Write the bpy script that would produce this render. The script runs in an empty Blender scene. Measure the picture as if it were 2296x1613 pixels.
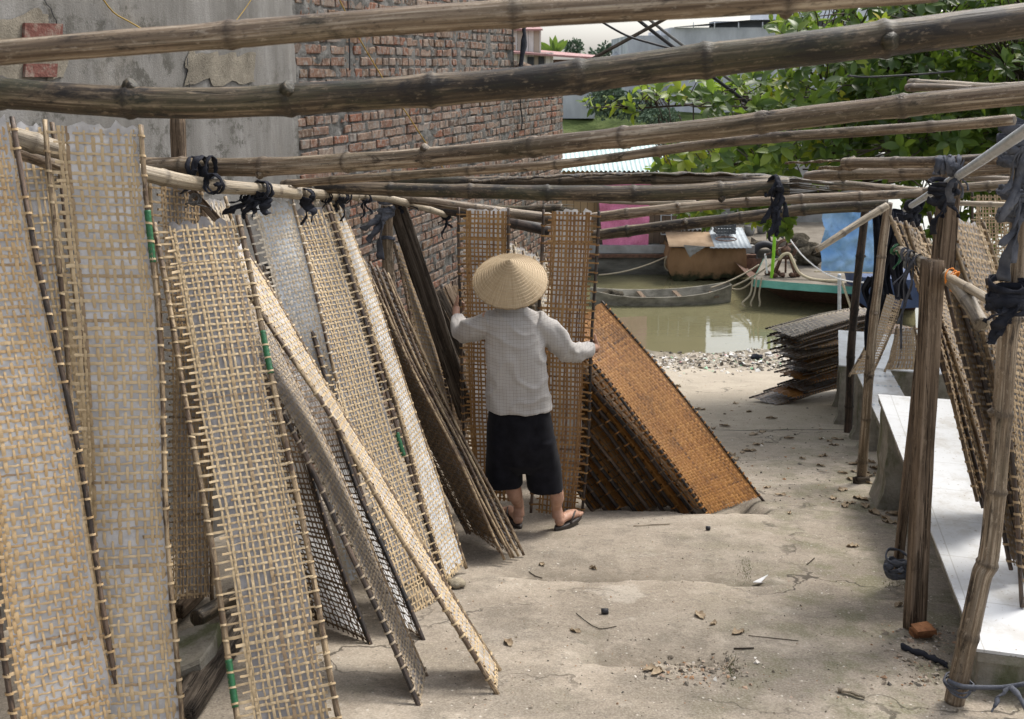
import bpy, bmesh, math, random
import numpy as np
from mathutils import Vector, Matrix, noise
random.seed(7); RNG = np.random.default_rng(7)
SC = bpy.context.scene
rad = math.radians
# ------------------------------------------------------------------ camera
F = 2232.0; CX = 1148.0; CY0 = 539.0; PIT = rad(10.0)
cP, sP = math.cos(PIT), math.sin(PIT)
CAMP = np.array([0.0, 0.0, 1.6])
cam = bpy.data.cameras.new('camera'); camo = bpy.data.objects.new('camera', cam)
SC.collection.objects.link(camo); SC.camera = camo
camo.location = CAMP; camo.rotation_euler = (rad(90) - PIT, 0, 0)
cam.sensor_width = 36.0; cam.lens = F / 2296 * 36.0
cam.shift_y = -(806.5 - CY0) / 2296; cam.clip_start = 0.05; cam.clip_end = 2000
cam.dof.use_dof = True; cam.dof.focus_distance = 5.2; cam.dof.aperture_fstop = 8.0
# ------------------------------------------------------------------ light
SUN_AZ, SUN_EL = rad(48), rad(56)      # azimuth measured from +Y towards +X
w = bpy.data.worlds.new('World'); SC.world = w; w.use_nodes = True
nt = w.node_tree; bg = nt.nodes['Background']
sky = nt.nodes.new('ShaderNodeTexSky'); sky.sky_type = 'NISHITA'; sky.sun_disc = False
sky.sun_elevation = SUN_EL; sky.sun_rotation = SUN_AZ; sky.air_density = 1.0; sky.dust_density = 3.0; sky.ozone_density = 1.0
hsv = nt.nodes.new('ShaderNodeHueSaturation'); hsv.inputs['Saturation'].default_value = 0.34
nt.links.new(sky.outputs[0], hsv.inputs['Color']); nt.links.new(hsv.outputs[0], bg.inputs['Color'])
bg.inputs['Strength'].default_value = 0.15
sl = bpy.data.lights.new('sun', 'SUN'); sl.energy = 1.8; sl.angle = rad(16); sl.color = (1.0, 0.95, 0.87)
slo = bpy.data.objects.new('sun', sl); SC.collection.objects.link(slo)
sd = Vector((math.sin(SUN_AZ) * math.cos(SUN_EL), math.cos(SUN_AZ) * math.cos(SUN_EL), math.sin(SUN_EL)))
slo.rotation_euler = sd.to_track_quat('Z', 'Y').to_euler(); slo.location = (3, 4, 12)
SC.view_settings.view_transform = 'Standard'; SC.view_settings.look = 'None'
SC.view_settings.gamma = 1.0; SC.view_settings.exposure = 0.92
# ------------------------------------------------------------------ pixel -> world helpers (2296 x 1613 frame)
def ray(x, y):
    a = (x - CX) / F; b = (CY0 - y) / F
    return np.array([a, cP + b * sP, -sP + b * cP])
def at(x, y, Y):
    r = ray(x, y); return CAMP + r * (Y / r[1])
SLOPE = 0.201
def gp(x, y, dz=0.0):
    r = ray(x, y); return CAMP + r * ((1.6 - dz) / (-r[2] - SLOPE * r[1]))
def fb(x, y, z, s, o=4):
    return noise.fractal(Vector((x * s, y * s, z * s)), 1.0, 2.0, o)
GMASK = [0.0]
def ground_z(X, Y):
    z = -SLOPE * Y; GMASK[0] = 0.0
    wob = 0.12 * fb(X, 3.1, 0, 0.7, 3) + 0.07 * fb(X, 9.7, 0, 4.0, 4)
    for Ye, A, Lr, x0, x1 in ((3.52, .06, .42, .22, .88), (4.55, .028, .45, -.1, 1.3), (5.93, .13, 1.1, .18, 1.62)):
        ye = Ye + wob * .6 - .12 * (X - .8)
        m = max(0, min(1, (X - x0) / .12)) * max(0, min(1, (x1 - X) / .12))
        if ye < Y < ye + Lr and m > 0:
            t = (Y - ye) / Lr; e = min(1, (Y - ye) / .012)
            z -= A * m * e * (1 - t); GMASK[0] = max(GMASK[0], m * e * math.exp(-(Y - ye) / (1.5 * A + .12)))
    z += .012 * fb(X, Y, 0, .7, 2) + .004 * fb(X, Y, 5, 4.0, 5)
    if Y > 14.5:
        k = min(1, (Y - 14.5) / 2.0)
        z += k * .07 * fb(X, Y, 2, 1.6, 4)
    return z
def G(x, y, dz=0.0):
    p = gp(x, y); return np.array([p[0], p[1], ground_z(p[0], p[1]) + dz])
# ------------------------------------------------------------------ objects and tags
COL = SC.collection; ORG = {}
def tag(o, label, cat, group=None, kind=None):
    if label: o['label'] = label
    if cat: o['category'] = cat
    if group: o['group'] = group
    if kind: o['kind'] = kind
    return o
def thing(name, label, cat, loc, group=None):
    o = bpy.data.objects.new(name, None); COL.objects.link(o); o.location = [float(v) for v in loc]
    o.empty_display_size = .1; ORG[o.name] = np.array(loc, float)
    return tag(o, label, cat, group)
class MB:
    def __init__(s): s.V = []; s.Fc = []; s.R = []; s.P = []; s.M = []; s.n = 0
    def add(s, V, Fc, r=0.0, pc=None, mi=0):
        V = np.asarray(V, float).reshape(-1, 3); m = len(V)
        s.V.append(V); s.R.append(np.full(m, r) if np.isscalar(r) else np.asarray(r, float))
        s.P.append(V.copy() if pc is None else np.asarray(pc, float).reshape(-1, 3))
        if isinstance(Fc, np.ndarray): fl = (Fc + s.n).tolist()
        else: fl = [[i + s.n for i in f] for f in Fc]
        s.Fc += fl; s.M += [mi] * len(fl); s.n += m
    def build(s, name, mat, parent=None, smooth=True, root=None):
        V = np.concatenate(s.V)
        if parent is not None:
            org = ORG[parent.name]
        else:
            org = np.array([V[:, 0].mean(), V[:, 1].mean(), V[:, 2].min()])
        me = bpy.data.meshes.new(name); me.from_pydata((V - org).tolist(), [], s.Fc)
        a = me.attributes.new('rnd', 'FLOAT', 'POINT'); a.data.foreach_set('value', np.concatenate(s.R).astype(np.float32))
        a = me.attributes.new('pc', 'FLOAT_VECTOR', 'POINT'); a.data.foreach_set('vector', np.concatenate(s.P).astype(np.float32).ravel())
        mats = mat if isinstance(mat, (list, tuple)) else [mat]
        for m in mats: me.materials.append(m)
        if len(mats) > 1: me.polygons.foreach_set('material_index', s.M)
        if smooth: me.polygons.foreach_set('use_smooth', [True] * len(s.Fc))
        o = bpy.data.objects.new(name, me); COL.objects.link(o)
        if parent is not None: o.parent = parent; ORG[o.name] = org
        else: o.location = org.tolist(); ORG[o.name] = org
        return o
def grid_faces(n, m, wrap=False):
    i = np.arange(n - 1)[:, None]; j = np.arange(m if wrap else m - 1)[None, :]
    j2 = (j + 1) % m
    return np.stack([(i * m + j), (i * m + j2), ((i + 1) * m + j2), ((i + 1) * m + j)], -1).reshape(-1, 4)
def frames(P):
    T = np.gradient(P, axis=0); T /= np.linalg.norm(T, axis=1)[:, None] + 1e-12
    up = np.array([0, 0, 1.0]) if abs(T[0][2]) < .9 else np.array([1.0, 0, 0])
    A = np.zeros_like(P); a = np.cross(up, T[0]); a /= np.linalg.norm(a); A[0] = a
    for i in range(1, len(P)):
        a = A[i - 1] - T[i] * np.dot(A[i - 1], T[i]); A[i] = a / (np.linalg.norm(a) + 1e-12)
    return T, A, np.cross(T, A)
def tube(mb, P, R, k=10, cap=True, rnd=0.0, sq=1.0, asp=1.0, mi=0, caps_in=False):
    P = np.asarray(P, float); n = len(P); R = np.full(n, R) if np.isscalar(R) else np.asarray(R, float)
    T, A, B = frames(P); th = np.arange(k) / k * 2 * math.pi
    c = np.cos(th); s_ = np.sin(th); c = np.sign(c) * np.abs(c) ** sq; s_ = np.sign(s_) * np.abs(s_) ** sq
    V = P[:, None] + A[:, None] * (c[None, :, None] * R[:, None, None]) + B[:, None] * (s_[None, :, None] * R[:, None, None] * asp)
    S = np.concatenate([[0], np.cumsum(np.linalg.norm(np.diff(P, axis=0), axis=1))])
    pc = np.stack([c[None] * R[:, None], s_[None] * R[:, None], np.repeat(S[:, None], k, 1)], -1)
    rr = np.repeat(np.full(n, rnd) if np.isscalar(rnd) else rnd, k)
    F_ = grid_faces(n, k, True).tolist()
    if cap: F_ += [list(range(k))[::-1], [(n - 1) * k + j for j in range(k)]]
    mb.add(V, F_, rr, pc, mi)
def spline(pts, step):
    P = np.array(pts, float)
    if len(P) < 3:
        L = np.linalg.norm(P[1] - P[0]); n = max(2, int(L / step) + 1); t = np.linspace(0, 1, n)[:, None]
        return P[0] * (1 - t) + P[1] * t
    Q = np.vstack([2 * P[0] - P[1], P, 2 * P[-1] - P[-2]]); out = []
    for i in range(1, len(Q) - 2):
        L = np.linalg.norm(Q[i + 1] - Q[i]); n = max(2, int(L / step)); t = np.linspace(0, 1, n, endpoint=False)[:, None]
        p0, p1, p2, p3 = Q[i - 1], Q[i], Q[i + 1], Q[i + 2]
        out.append(.5 * (2 * p1 + (p2 - p0) * t + (2 * p0 - 5 * p1 + 4 * p2 - p3) * t * t + (-p0 + 3 * p1 - 3 * p2 + p3) * t ** 3))
    out.append(P[-1:]); return np.vstack(out)
def box(mb, c, sx, sy, sz, R=None, r=0.0, mi=0, jit=0.0):
    V = np.array([[x, y, z] for x in (-1, 1) for y in (-1, 1) for z in (-1, 1)], float) * np.array([sx, sy, sz]) / 2
    if jit: V += RNG.normal(0, jit, V.shape)
    if R is not None: V = V @ np.asarray(R).T
    mb.add(V + np.asarray(c), [[0, 1, 3, 2], [4, 6, 7, 5], [0, 4, 5, 1], [2, 3, 7, 6], [0, 2, 6, 4], [1, 5, 7, 3]], r, None, mi)
def prism(mb, pts, d, r=0.0, mi=0):
    """closed prism: polygon pts (world) extruded by vector d"""
    P = np.array(pts, float); n = len(P); V = np.vstack([P, P + np.asarray(d, float)])
    mb.add(V, [list(range(n))[::-1], [n + i for i in range(n)]] + [[i, (i + 1) % n, n + (i + 1) % n, n + i] for i in range(n)], r, None, mi)
def slab(mb, pts, th, r=0.0, mi=0):
    P = np.array(pts, float); nn = np.cross(P[1] - P[0], P[2] - P[0]); nn /= np.linalg.norm(nn); prism(mb, P, nn * th, r, mi)
def blob(mb, c, s, seed=0, n=8, m=12, amp=.25, r=0.0, mi=0):
    th = np.linspace(0, math.pi, n); ph = np.arange(m) / m * 2 * math.pi; V = []
    for t in th:
        for p in ph:
            d = Vector((math.sin(t) * math.cos(p), math.sin(t) * math.sin(p), math.cos(t)))
            k = 1 + amp * noise.noise(d * 1.7 + Vector((seed * 3.1, seed, 0)))
            V.append([d.x * s[0] * k + c[0], d.y * s[1] * k + c[1], d.z * s[2] * k + c[2]])
    mb.add(V, grid_faces(n, m, True), r, None, mi)
def ribbon(mb, P, wv, th=.0025, r=0.0, mi=0):
    """cloth strip: centre line P, width vectors wv (n,3), small thickness"""
    P = np.asarray(P, float); n = len(P); wv = np.asarray(wv, float); q0 = P[0].sum() * 31
    wm = np.linalg.norm(wv, axis=1).mean(); P = P + np.array([[fb(i * .35, q0, k, 1.0, 3) for k in (0, 5, 9)] for i in range(n)]) * wm * .45; wv = wv + np.array([[fb(i * .45, q0, k, 1.0, 3) for k in (13, 17, 21)] for i in range(n)]) * wm * .55
    T = np.gradient(P, axis=0); N = np.cross(T, wv); N /= np.linalg.norm(N, axis=1)[:, None] + 1e-9
    V = np.stack([P - wv + N * th, P + N * th * 2, P + wv + N * th, P + wv - N * th, P, P - wv - N * th], 1)
    mb.add(V, grid_faces(n, 6, True).tolist() + [[5, 4, 3, 2, 1, 0], [(n - 1) * 6 + i for i in range(6)]], r, None, mi)
# ------------------------------------------------------------------ material helpers
class NT:
    def __init__(s, name):
        s.m = bpy.data.materials.new(name); s.m.use_nodes = True; s.t = s.m.node_tree; s.b = s.t.nodes['Principled BSDF']; s.out = s.t.nodes['Material Output']
        s.b.inputs['Roughness'].default_value = .8; s.b.inputs['Specular IOR Level'].default_value = .3
    def n(s, typ, **kw):
        q = s.t.nodes.new('ShaderNode' + typ)
        for k, v in kw.items(): setattr(q, k, v)
        return q
    def ln(s, a, b): s.t.links.new(a, b)
    def _in(s, sock, v):
        if hasattr(v, 'links') or isinstance(v, bpy.types.NodeSocket): s.ln(v, sock)
        elif v is not None: sock.default_value = v
    def pos(s): return s.n('NewGeometry').outputs['Position']
    def pc(s): return s.attr('pc', 'Vector')
    def attr(s, a, o='Fac'):
        q = s.n('Attribute'); q.attribute_name = a; return q.outputs[o]
    def orand(s): return s.n('ObjectInfo').outputs['Random']
    def mapv(s, v, sc=(1, 1, 1), loc=None, rot=None):
        q = s.n('Mapping'); s.ln(v, q.inputs['Vector']); q.inputs['Scale'].default_value = sc
        if loc is not None: s._in(q.inputs['Location'], loc)
        if rot is not None: q.inputs['Rotation'].default_value = rot
        return q.outputs[0]
    def roff(s, v):
        q = s.n('VectorMath', operation='ADD'); m = s.math('MULTIPLY', s.orand(), 37.0); s.ln(v, q.inputs[0]); s.ln(m, q.inputs[1]); return q.outputs[0]
    def noise(s, v, sc, det=5, ro=.6, dist=0.0):
        q = s.n('TexNoise'); s.ln(v, q.inputs['Vector']); q.inputs['Scale'].default_value = sc; q.inputs['Detail'].default_value = det
        q.inputs['Roughness'].default_value = ro; q.inputs['Distortion'].default_value = dist; return q.outputs['Fac']
    def vor(s, v, sc, feat='F1', out='Distance'):
        q = s.n('TexVoronoi', feature=feat); s.ln(v, q.inputs['Vector']); q.inputs['Scale'].default_value = sc; return q.outputs[out]
    def math(s, op, a, b=None, c=None):
        q = s.n('Math', operation=op); s._in(q.inputs[0], a)
        if b is not None: s._in(q.inputs[1], b)
        if c is not None: s._in(q.inputs[2], c)
        return q.outputs[0]
    def ss(s, v, a, b):
        q = s.n('MapRange', interpolation_type='SMOOTHSTEP'); s._in(q.inputs['Value'], v); q.inputs['From Min'].default_value = a; q.inputs['From Max'].default_value = b; return q.outputs[0]
    def ramp(s, f, st):
        q = s.n('ValToRGB'); s._in(q.inputs[0], f); e = q.color_ramp.elements
        e[0].position = st[0][0]; e[0].color = (*st[0][1], 1); e[1].position = st[-1][0]; e[1].color = (*st[-1][1], 1)
        for p, c_ in st[1:-1]:
            k = e.new(p); k.color = (*c_, 1)
        return q.outputs[0]
    def mix(s, f, a, b, bt='MIX'):
        q = s.n('Mix', data_type='RGBA', blend_type=bt); s._in(q.inputs[0], f)
        for sk, v in ((q.inputs[6], a), (q.inputs[7], b)):
            if isinstance(v, tuple): sk.default_value = (*v, 1)
            else: s.ln(v, sk)
        return q.outputs[2]
    def bump(s, h, st=.5, d=.01, prev=None):
        q = s.n('Bump'); s.ln(h, q.inputs['Height']); q.inputs['Strength'].default_value = st; q.inputs['Distance'].default_value = d
        if prev is not None: s.ln(prev, q.inputs['Normal'])
        return q.outputs[0]
    def sep(s, v):
        q = s.n('SeparateXYZ'); s.ln(v, q.inputs[0]); return q.outputs
    def fin(s, col=None, rough=None, nrm=None, spec=None, metal=None):
        if col is not None:
            if isinstance(col, tuple): s.b.inputs['Base Color'].default_value = (*col, 1)
            else: s.ln(col, s.b.inputs['Base Color'])
        if rough is not None: s._in(s.b.inputs['Roughness'], rough)
        if nrm is not None: s.ln(nrm, s.b.inputs['Normal'])
        if spec is not None: s.b.inputs['Specular IOR Level'].default_value = spec
        if metal is not None: s.b.inputs['Metallic'].default_value = metal
        return s.m
MT = {}
def mat_bamboo(name, lo, mid, hi, dark, green=.0, blot=.45):
    t = NT(name); v = t.roff(t.pc())
    st = t.noise(t.mapv(v, (75, 75, 1.7)), 1.0, 7, .72); bl = t.noise(t.mapv(v, (16, 16, 5)), 1.0, 7, .72, .5); b2 = t.noise(t.mapv(v, (20, 20, 1.3), (5, 9, 2)), 1.0, 4, .6)
    c = t.ramp(st, [(.36, lo), (.5, mid), (.63, hi)])
    c = t.mix(t.math('MULTIPLY', t.ss(b2, .47, .60), .75), c, tuple(x * .45 for x in mid))
    c = t.mix(t.ss(bl, blot, blot + .13), c, dark)
    if green: c = t.mix(t.math('MULTIPLY', t.ss(t.noise(t.mapv(v, (9, 9, 2.2), (3, 3, 3)), 1.0, 6, .7), .48, .62), green), c, (.052, .054, .022))
    sp = t.noise(t.mapv(v, (80, 80, 30)), 1.0, 6, .75, .1)
    c = t.mix(t.math('MULTIPLY', t.ss(sp, .56, .66), .6), c, tuple(x * .85 for x in hi)); c = t.mix(t.math('MULTIPLY', t.ss(t.noise(t.mapv(v, (120, 120, 60), (2, 7, 1)), 1.0, 5, .75), .56, .64), .5), c, dark)
    c = t.mix(t.math('MULTIPLY', t.attr('rnd'), .7), c, dark)
    cr = t.ss(t.math('ABSOLUTE', t.math('SUBTRACT', t.noise(t.mapv(v, (30, 30, .4)), 1.0, 1), .5)), .0, .011)
    c = t.mix(t.math('MULTIPLY', t.math('SUBTRACT', 1.0, cr), .75), c, tuple(x * .5 for x in dark))
    h = t.math('ADD', t.noise(t.mapv(v, (200, 200, 5)), 1.0, 4), t.math('ADD', t.math('MULTIPLY', cr, .6), t.math('MULTIPLY', bl, .8)))
    return t.fin(c, .52, t.bump(h, .5, .005), .4)
MT['bam'] = mat_bamboo('weathered_bamboo', (.085, .054, .032), (.215, .155, .10), (.47, .39, .295), (.03, .02, .013), .25, .52)
MT['bamdark'] = mat_bamboo('sooty_bamboo', (.036, .023, .013), (.08, .055, .031), (.29, .22, .145), (.014, .010, .007), .45, .46)
MT['bamlite'] = mat_bamboo('pale_bamboo', (.19, .15, .10), (.33, .27, .19), (.48, .41, .31), (.09, .07, .05), 0, .55)
MT['rodtan'] = mat_bamboo('tray_rod_tan', (.19, .13, .07), (.33, .24, .14), (.45, .34, .21), (.08, .05, .03))
MT['rodbrown'] = mat_bamboo('tray_rod_brown', (.06, .04, .028), (.12, .08, .055), (.2, .14, .10), (.025, .018, .014))
MT['roddark'] = mat_bamboo('tray_rod_dark', (.025, .018, .014), (.055, .038, .03), (.11, .075, .055), (.012, .01, .009))
def mat_timber(name, a, b, d, moss=0.0):
    t = NT(name); v = t.roff(t.pc()); g = t.noise(t.mapv(v, (55, 55, 1.5)), 1.0, 8, .75, .5); bl = t.noise(t.mapv(v, (14, 14, 5)), 1.0, 7, .72, .3)
    c = t.ramp(g, [(.37, d), (.49, a), (.62, b)]); c = t.mix(t.math('MULTIPLY', t.ss(bl, .49, .62), .7), c, tuple(x * .55 for x in a))
    cr = t.ss(t.math('ABSOLUTE', t.math('SUBTRACT', t.noise(t.mapv(v, (26, 26, .8)), 1.0, 3), .5)), .0, .016); c = t.mix(t.math('MULTIPLY', t.math('SUBTRACT', 1.0, cr), .8), c, tuple(x * .4 for x in d))
    c = t.mix(t.math('MULTIPLY', t.ss(t.noise(t.mapv(v, (60, 60, 24)), 1.0, 4, .7), .58, .68), .5), c, b)
    if moss: c = t.mix(t.math('MULTIPLY', t.ss(t.noise(v, 9, 5), .5, .65), moss), c, (.07, .08, .03))
    h = t.math('ADD', t.noise(t.mapv(v, (110, 110, 3)), 1.0, 6, .75), t.math('MULTIPLY', cr, .8))
    return t.fin(c, .85, t.bump(h, .9, .010), .2)
MT['timber'] = mat_timber('weathered_timber', (.165, .118, .08), (.30, .225, .16), (.055, .038, .026))
MT['timberd'] = mat_timber('dark_timber', (.07, .055, .042), (.145, .12, .095), (.022, .017, .013))
def mat_wicker(name, a, b, c_, d, stain=.22):
    t = NT(name); r = t.attr('rnd'); v = t.roff(t.pos()); f = t.noise(t.mapv(v, (260, 260, 260)), 1.0, 3)
    col = t.ramp(r, [(0, a), (.45, b), (.8, c_), (1, d)])
    col = t.mix(t.math('MULTIPLY', t.ss(f, .45, .75), .25), col, d)
    col = t.mix(t.math('MULTIPLY', t.ss(t.noise(v, 7, 6, .7), .50, .62), stain), col, d)
    return t.fin(col, .5, t.bump(f, .25, .002), .4)
MT['wl'] = mat_wicker('wicker_light', (.62, .48, .295), (.54, .405, .235), (.45, .325, .18), (.28, .195, .115))
MT['wo'] = mat_wicker('wicker_honey', (.60, .445, .26), (.52, .365, .195), (.44, .285, .135), (.24, .165, .10))
MT['wt'] = mat_wicker('wicker_tan', (.43, .315, .185), (.335, .235, .13), (.25, .17, .092), (.12, .08, .045))
MT['ws'] = mat_wicker('wicker_dusty', (.46, .375, .27), (.39, .31, .215), (.32, .25, .17), (.21, .165, .115))
MT['wb'] = mat_wicker('wicker_brown', (.40, .235, .09), (.29, .155, .052), (.20, .095, .03), (.08, .038, .016))
MT['wd'] = mat_wicker('wicker_dark', (.215, .145, .082), (.155, .10, .055), (.105, .066, .037), (.05, .032, .019))
MT['ww'] = mat_wicker('wicker_whitened', (.70, .63, .52), (.62, .54, .42), (.52, .43, .31), (.36, .27, .18))
MT['wor'] = mat_wicker('wicker_orange', (.43, .215, .062), (.34, .155, .04), (.25, .105, .027), (.11, .052, .02), .5)
def mat_paper(name, col, tr):
    t = NT(name); v = t.roff(t.pos()); f = t.noise(v, 14, 5); c = t.mix(t.ss(f, .42, .6), tuple(x * .78 for x in col), tuple(min(.92, x * 1.08) for x in col))
    h = t.noise(v, 60, 4); nb = t.bump(h, .25, .004)
    d = t.n('BsdfDiffuse'); t.ln(c, d.inputs['Color']); t.ln(nb, d.inputs['Normal'])
    tl = t.n('BsdfTranslucent'); t.ln(c, tl.inputs['Color'])
    g = t.n('BsdfGlossy'); g.inputs['Roughness'].default_value = .42; t.ln(nb, g.inputs['Normal'])
    m = t.n('MixShader'); m.inputs[0].default_value = tr; t.ln(d.outputs[0], m.inputs[1]); t.ln(tl.outputs[0], m.inputs[2])
    m2 = t.n('MixShader'); m2.inputs[0].default_value = .035; t.ln(m.outputs[0], m2.inputs[1]); t.ln(g.outputs[0], m2.inputs[2])
    t.ln(m2.outputs[0], t.out.inputs[0]); return t.m
MT['paper'] = mat_paper('rice_paper', (.57, .555, .55), .3)
MT['paperg'] = mat_paper('rice_paper_sheer', (.36, .345, .345), .4)
MT['paperb'] = mat_paper('rice_paper_cool', (.66, .69, .73), .28)
MT['paperw'] = mat_paper('rice_paper_backlit', (.9, .9, .9), .6)
MT['papero'] = mat_paper('rice_paper_amber', (.33, .155, .045), .3)
def mat_simple(name, a, b, sc=8, rough=.8, bs=.3, bd=.005, bsc=60, spec=.3, str_=(1, 1, 1), metal=0.0):
    t = NT(name); v = t.roff(t.pos()); f = t.noise(t.mapv(v, str_), sc, 6, .62); c = t.ramp(f, [(.3, a), (.7, b)])
    h = t.noise(t.mapv(v, str_), bsc, 5); return t.fin(c, rough, t.bump(h, bs, bd), spec, metal)
MT['rag'] = mat_simple('black_rag_cloth', (.012, .013, .018), (.04, .042, .052), 18, .95, .6, .004, 160, .1)
MT['raggrey'] = mat_simple('grey_rag_cloth', (.05, .055, .07), (.15, .155, .175), 18, .95, .6, .004, 160, .1)
MT['wire'] = mat_simple('thin_wire', (.10, .10, .10), (.22, .21, .20), 20, .5)
MT['cable'] = mat_simple('cable_rubber', (.02, .02, .024), (.045, .045, .05), 10, .55)
MT['ywire'] = mat_simple('yellow_wire', (.30, .19, .04), (.42, .28, .07), 10, .6)
MT['green'] = mat_simple('green_tape', (.012, .085, .03), (.022, .14, .05), 40, .45, .5, .003, 90, .5)
MT['orange_tie'] = mat_simple('orange_tie', (.75, .22, .03), (.85, .32, .05), 30, .5)
MT['steel'] = mat_simple('galvanised_pipe', (.34, .36, .38), (.60, .62, .64), 16, .42, .15, .002, 90, .6, (1, 1, 1), .25)
MT['rope'] = mat_simple('rope_fibre', (.24, .20, .14), (.40, .35, .26), 40, .9, .7, .006, 200)
# ================================================================== SETTING
def concrete_mat():
    t = NT('ramp_concrete'); p = t.pos(); X, Y, Z = t.sep(p)
    n1 = t.noise(p, 1.1, 7, .62, .3); n2 = t.noise(p, 5.5, 7, .65); n3 = t.noise(p, 38, 5, .6); n4 = t.noise(t.mapv(p, (1, 1, 1), (7, 3, 0)), 2.2, 6, .6)
    c = t.ramp(n1, [(.36, (.20, .165, .125)), (.5, (.32, .272, .215)), (.64, (.425, .37, .30))])
    c = t.mix(t.ss(n2, .46, .72), c, (.235, .195, .15))
    c = t.mix(t.math('MULTIPLY', t.ss(n4, .56, .74), .5), c, (.15, .135, .115))
    c = t.mix(t.math('MULTIPLY', t.ss(t.noise(t.mapv(p, (1, 1, 1), (2, 9, 4)), 3.1, 8, .7), .60, .68), .6), c, (.46, .42, .35))
    c = t.mix(.30, c, t.ramp(n3, [(.3, (.13, .11, .085)), (.55, (.31, .265, .21)), (.75, (.5, .45, .37))]))
    pt = t.n('VectorMath', operation='DISTANCE'); t.ln(p, pt.inputs[0]); pt.inputs[1].default_value = tuple(float(q) for q in gp(1385, 1330))
    pk = t.math('SUBTRACT', pt.outputs['Value'], t.math('MULTIPLY', t.noise(p, 11, 7, .65), .34)); c = t.mix(t.math('MULTIPLY', t.ss(pk, -.02, -.08), .45), c, (.46, .42, .36))
    gr = t.noise(t.mapv(p, (1, 1, 1), (8, 1, 3)), 2.0, 7, .66); c = t.mix(t.math('MULTIPLY', t.ss(gr, .47, .62), .68), c, (.15, .128, .10))
    c = t.mix(t.math('MULTIPLY', t.ss(t.noise(t.mapv(p, (1, 1, 1), (1, 7, 2)), 13, 7, .7), .56, .66), .5), c, (.12, .105, .085))
    # moss along the foot of the benches and in hollows
    edge = t.math('SUBTRACT', X, t.math('MULTIPLY', Y, .30))
    mm = t.math('MULTIPLY', t.ss(edge, -.65, .25), t.ss(t.noise(p, 4.2, 7, .68), .44, .62))
    mm = t.math('MULTIPLY', mm, t.ss(Y, 12, 7))
    c = t.mix(t.math('MULTIPLY', mm, .7), c, (.115, .115, .055))
    dm = t.math('MULTIPLY', t.ss(t.noise(t.mapv(p, (1, 1, 1), (11, 2, 0)), 2.6, 6), .56, .7), .35)
    c = t.mix(dm, c, (.15, .14, .085))
    # pale sandy slab further down, then muddy shore
    c = t.mix(t.math('MULTIPLY', t.ss(Y, 6.5, 10.5), .55), c, (.42, .365, .285))
    mud = t.ramp(t.noise(p, 7, 8, .75), [(.3, (.10, .085, .06)), (.5, (.26, .22, .165)), (.72, (.46, .42, .36))])
    ym = t.math('ADD', Y, t.math('MULTIPLY', t.noise(p, 1.3, 4), 1.6))
    c = t.mix(t.ss(ym, 15.0, 15.5), c, mud)
    c = t.mix(t.ss(ym, 17.4, 17.8), c, (.12, .105, .07))
    # specks and grit
    sp = t.vor(p, 55); w_ = t.n('TexWhiteNoise'); 
    vq = t.n('TexVoronoi'); t.ln(p, vq.inputs['Vector']); vq.inputs['Scale'].default_value = 55; sc_ = t.sep(vq.outputs['Color'])
    msk = t.math('MULTIPLY', t.ss(sp, .3, .2), t.ss(sc_[0], .86, .9))
    c = t.mix(t.math('MULTIPLY', msk, .75), c, t.ramp(sc_[1], [(.35, (.06, .055, .05)), (.6, (.3, .27, .22)), (.8, (.66, .63, .56))]))
    gn = t.noise(p, 120, 3, .6); c = t.mix(.2, c, t.ramp(gn, [(.36, (.07, .06, .048)), (.5, (.27, .235, .19)), (.64, (.58, .53, .46))]))
    dk = t.math('MULTIPLY', t.attr('rnd'), t.ss(t.noise(p, 9, 6, .7), .3, .55)); c = t.mix(t.math('MULTIPLY', dk, .85), c, (.085, .07, .05))  # dirt past each step edge, with the shade of the drop painted in
    # hairline cracks
    cv = t.n('VectorMath', operation='ADD'); t.ln(p, cv.inputs[0])
    nz = t.n('TexNoise'); t.ln(p, nz.inputs['Vector']); nz.inputs['Scale'].default_value = 2.5; nz.inputs['Detail'].default_value = 5
    sc2 = t.n('VectorMath', operation='SCALE'); t.ln(nz.outputs['Color'], sc2.inputs[0]); sc2.inputs['Scale'].default_value = .9; t.ln(sc2.outputs[0], cv.inputs[1])
    ed = t.vor(t.mapv(cv.outputs[0], (.42, .75, .4)), 1.0, 'DISTANCE_TO_EDGE')
    ck = t.math('MULTIPLY', t.ss(ed, .0075, .002), t.ss(t.noise(p, .9, 3), .45, .6))
    c = t.mix(t.math('MULTIPLY', ck, .8), c, (.05, .042, .033))
    jl = t.math('ABSOLUTE', t.math('SUBTRACT', t.math('ADD', Y, t.math('MULTIPLY', t.noise(p, 4, 3), .10)), 9.02))
    c = t.mix(t.math('MULTIPLY', t.ss(jl, .035, .01), t.math('MULTIPLY', t.ss(X, 1.9, 2.1), .85)), c, (.05, .045, .03))
    h = t.math('ADD', t.math('MULTIPLY', n2, .7), t.math('MULTIPLY', n3, .35)); h = t.math('SUBTRACT', h, t.math('MULTIPLY', ck, .5))
    h = t.math('ADD', h, t.math('MULTIPLY', t.noise(p, 150, 4, .7), .14))
    return t.fin(c, .9, t.bump(h, .6, .014), .25)
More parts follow.
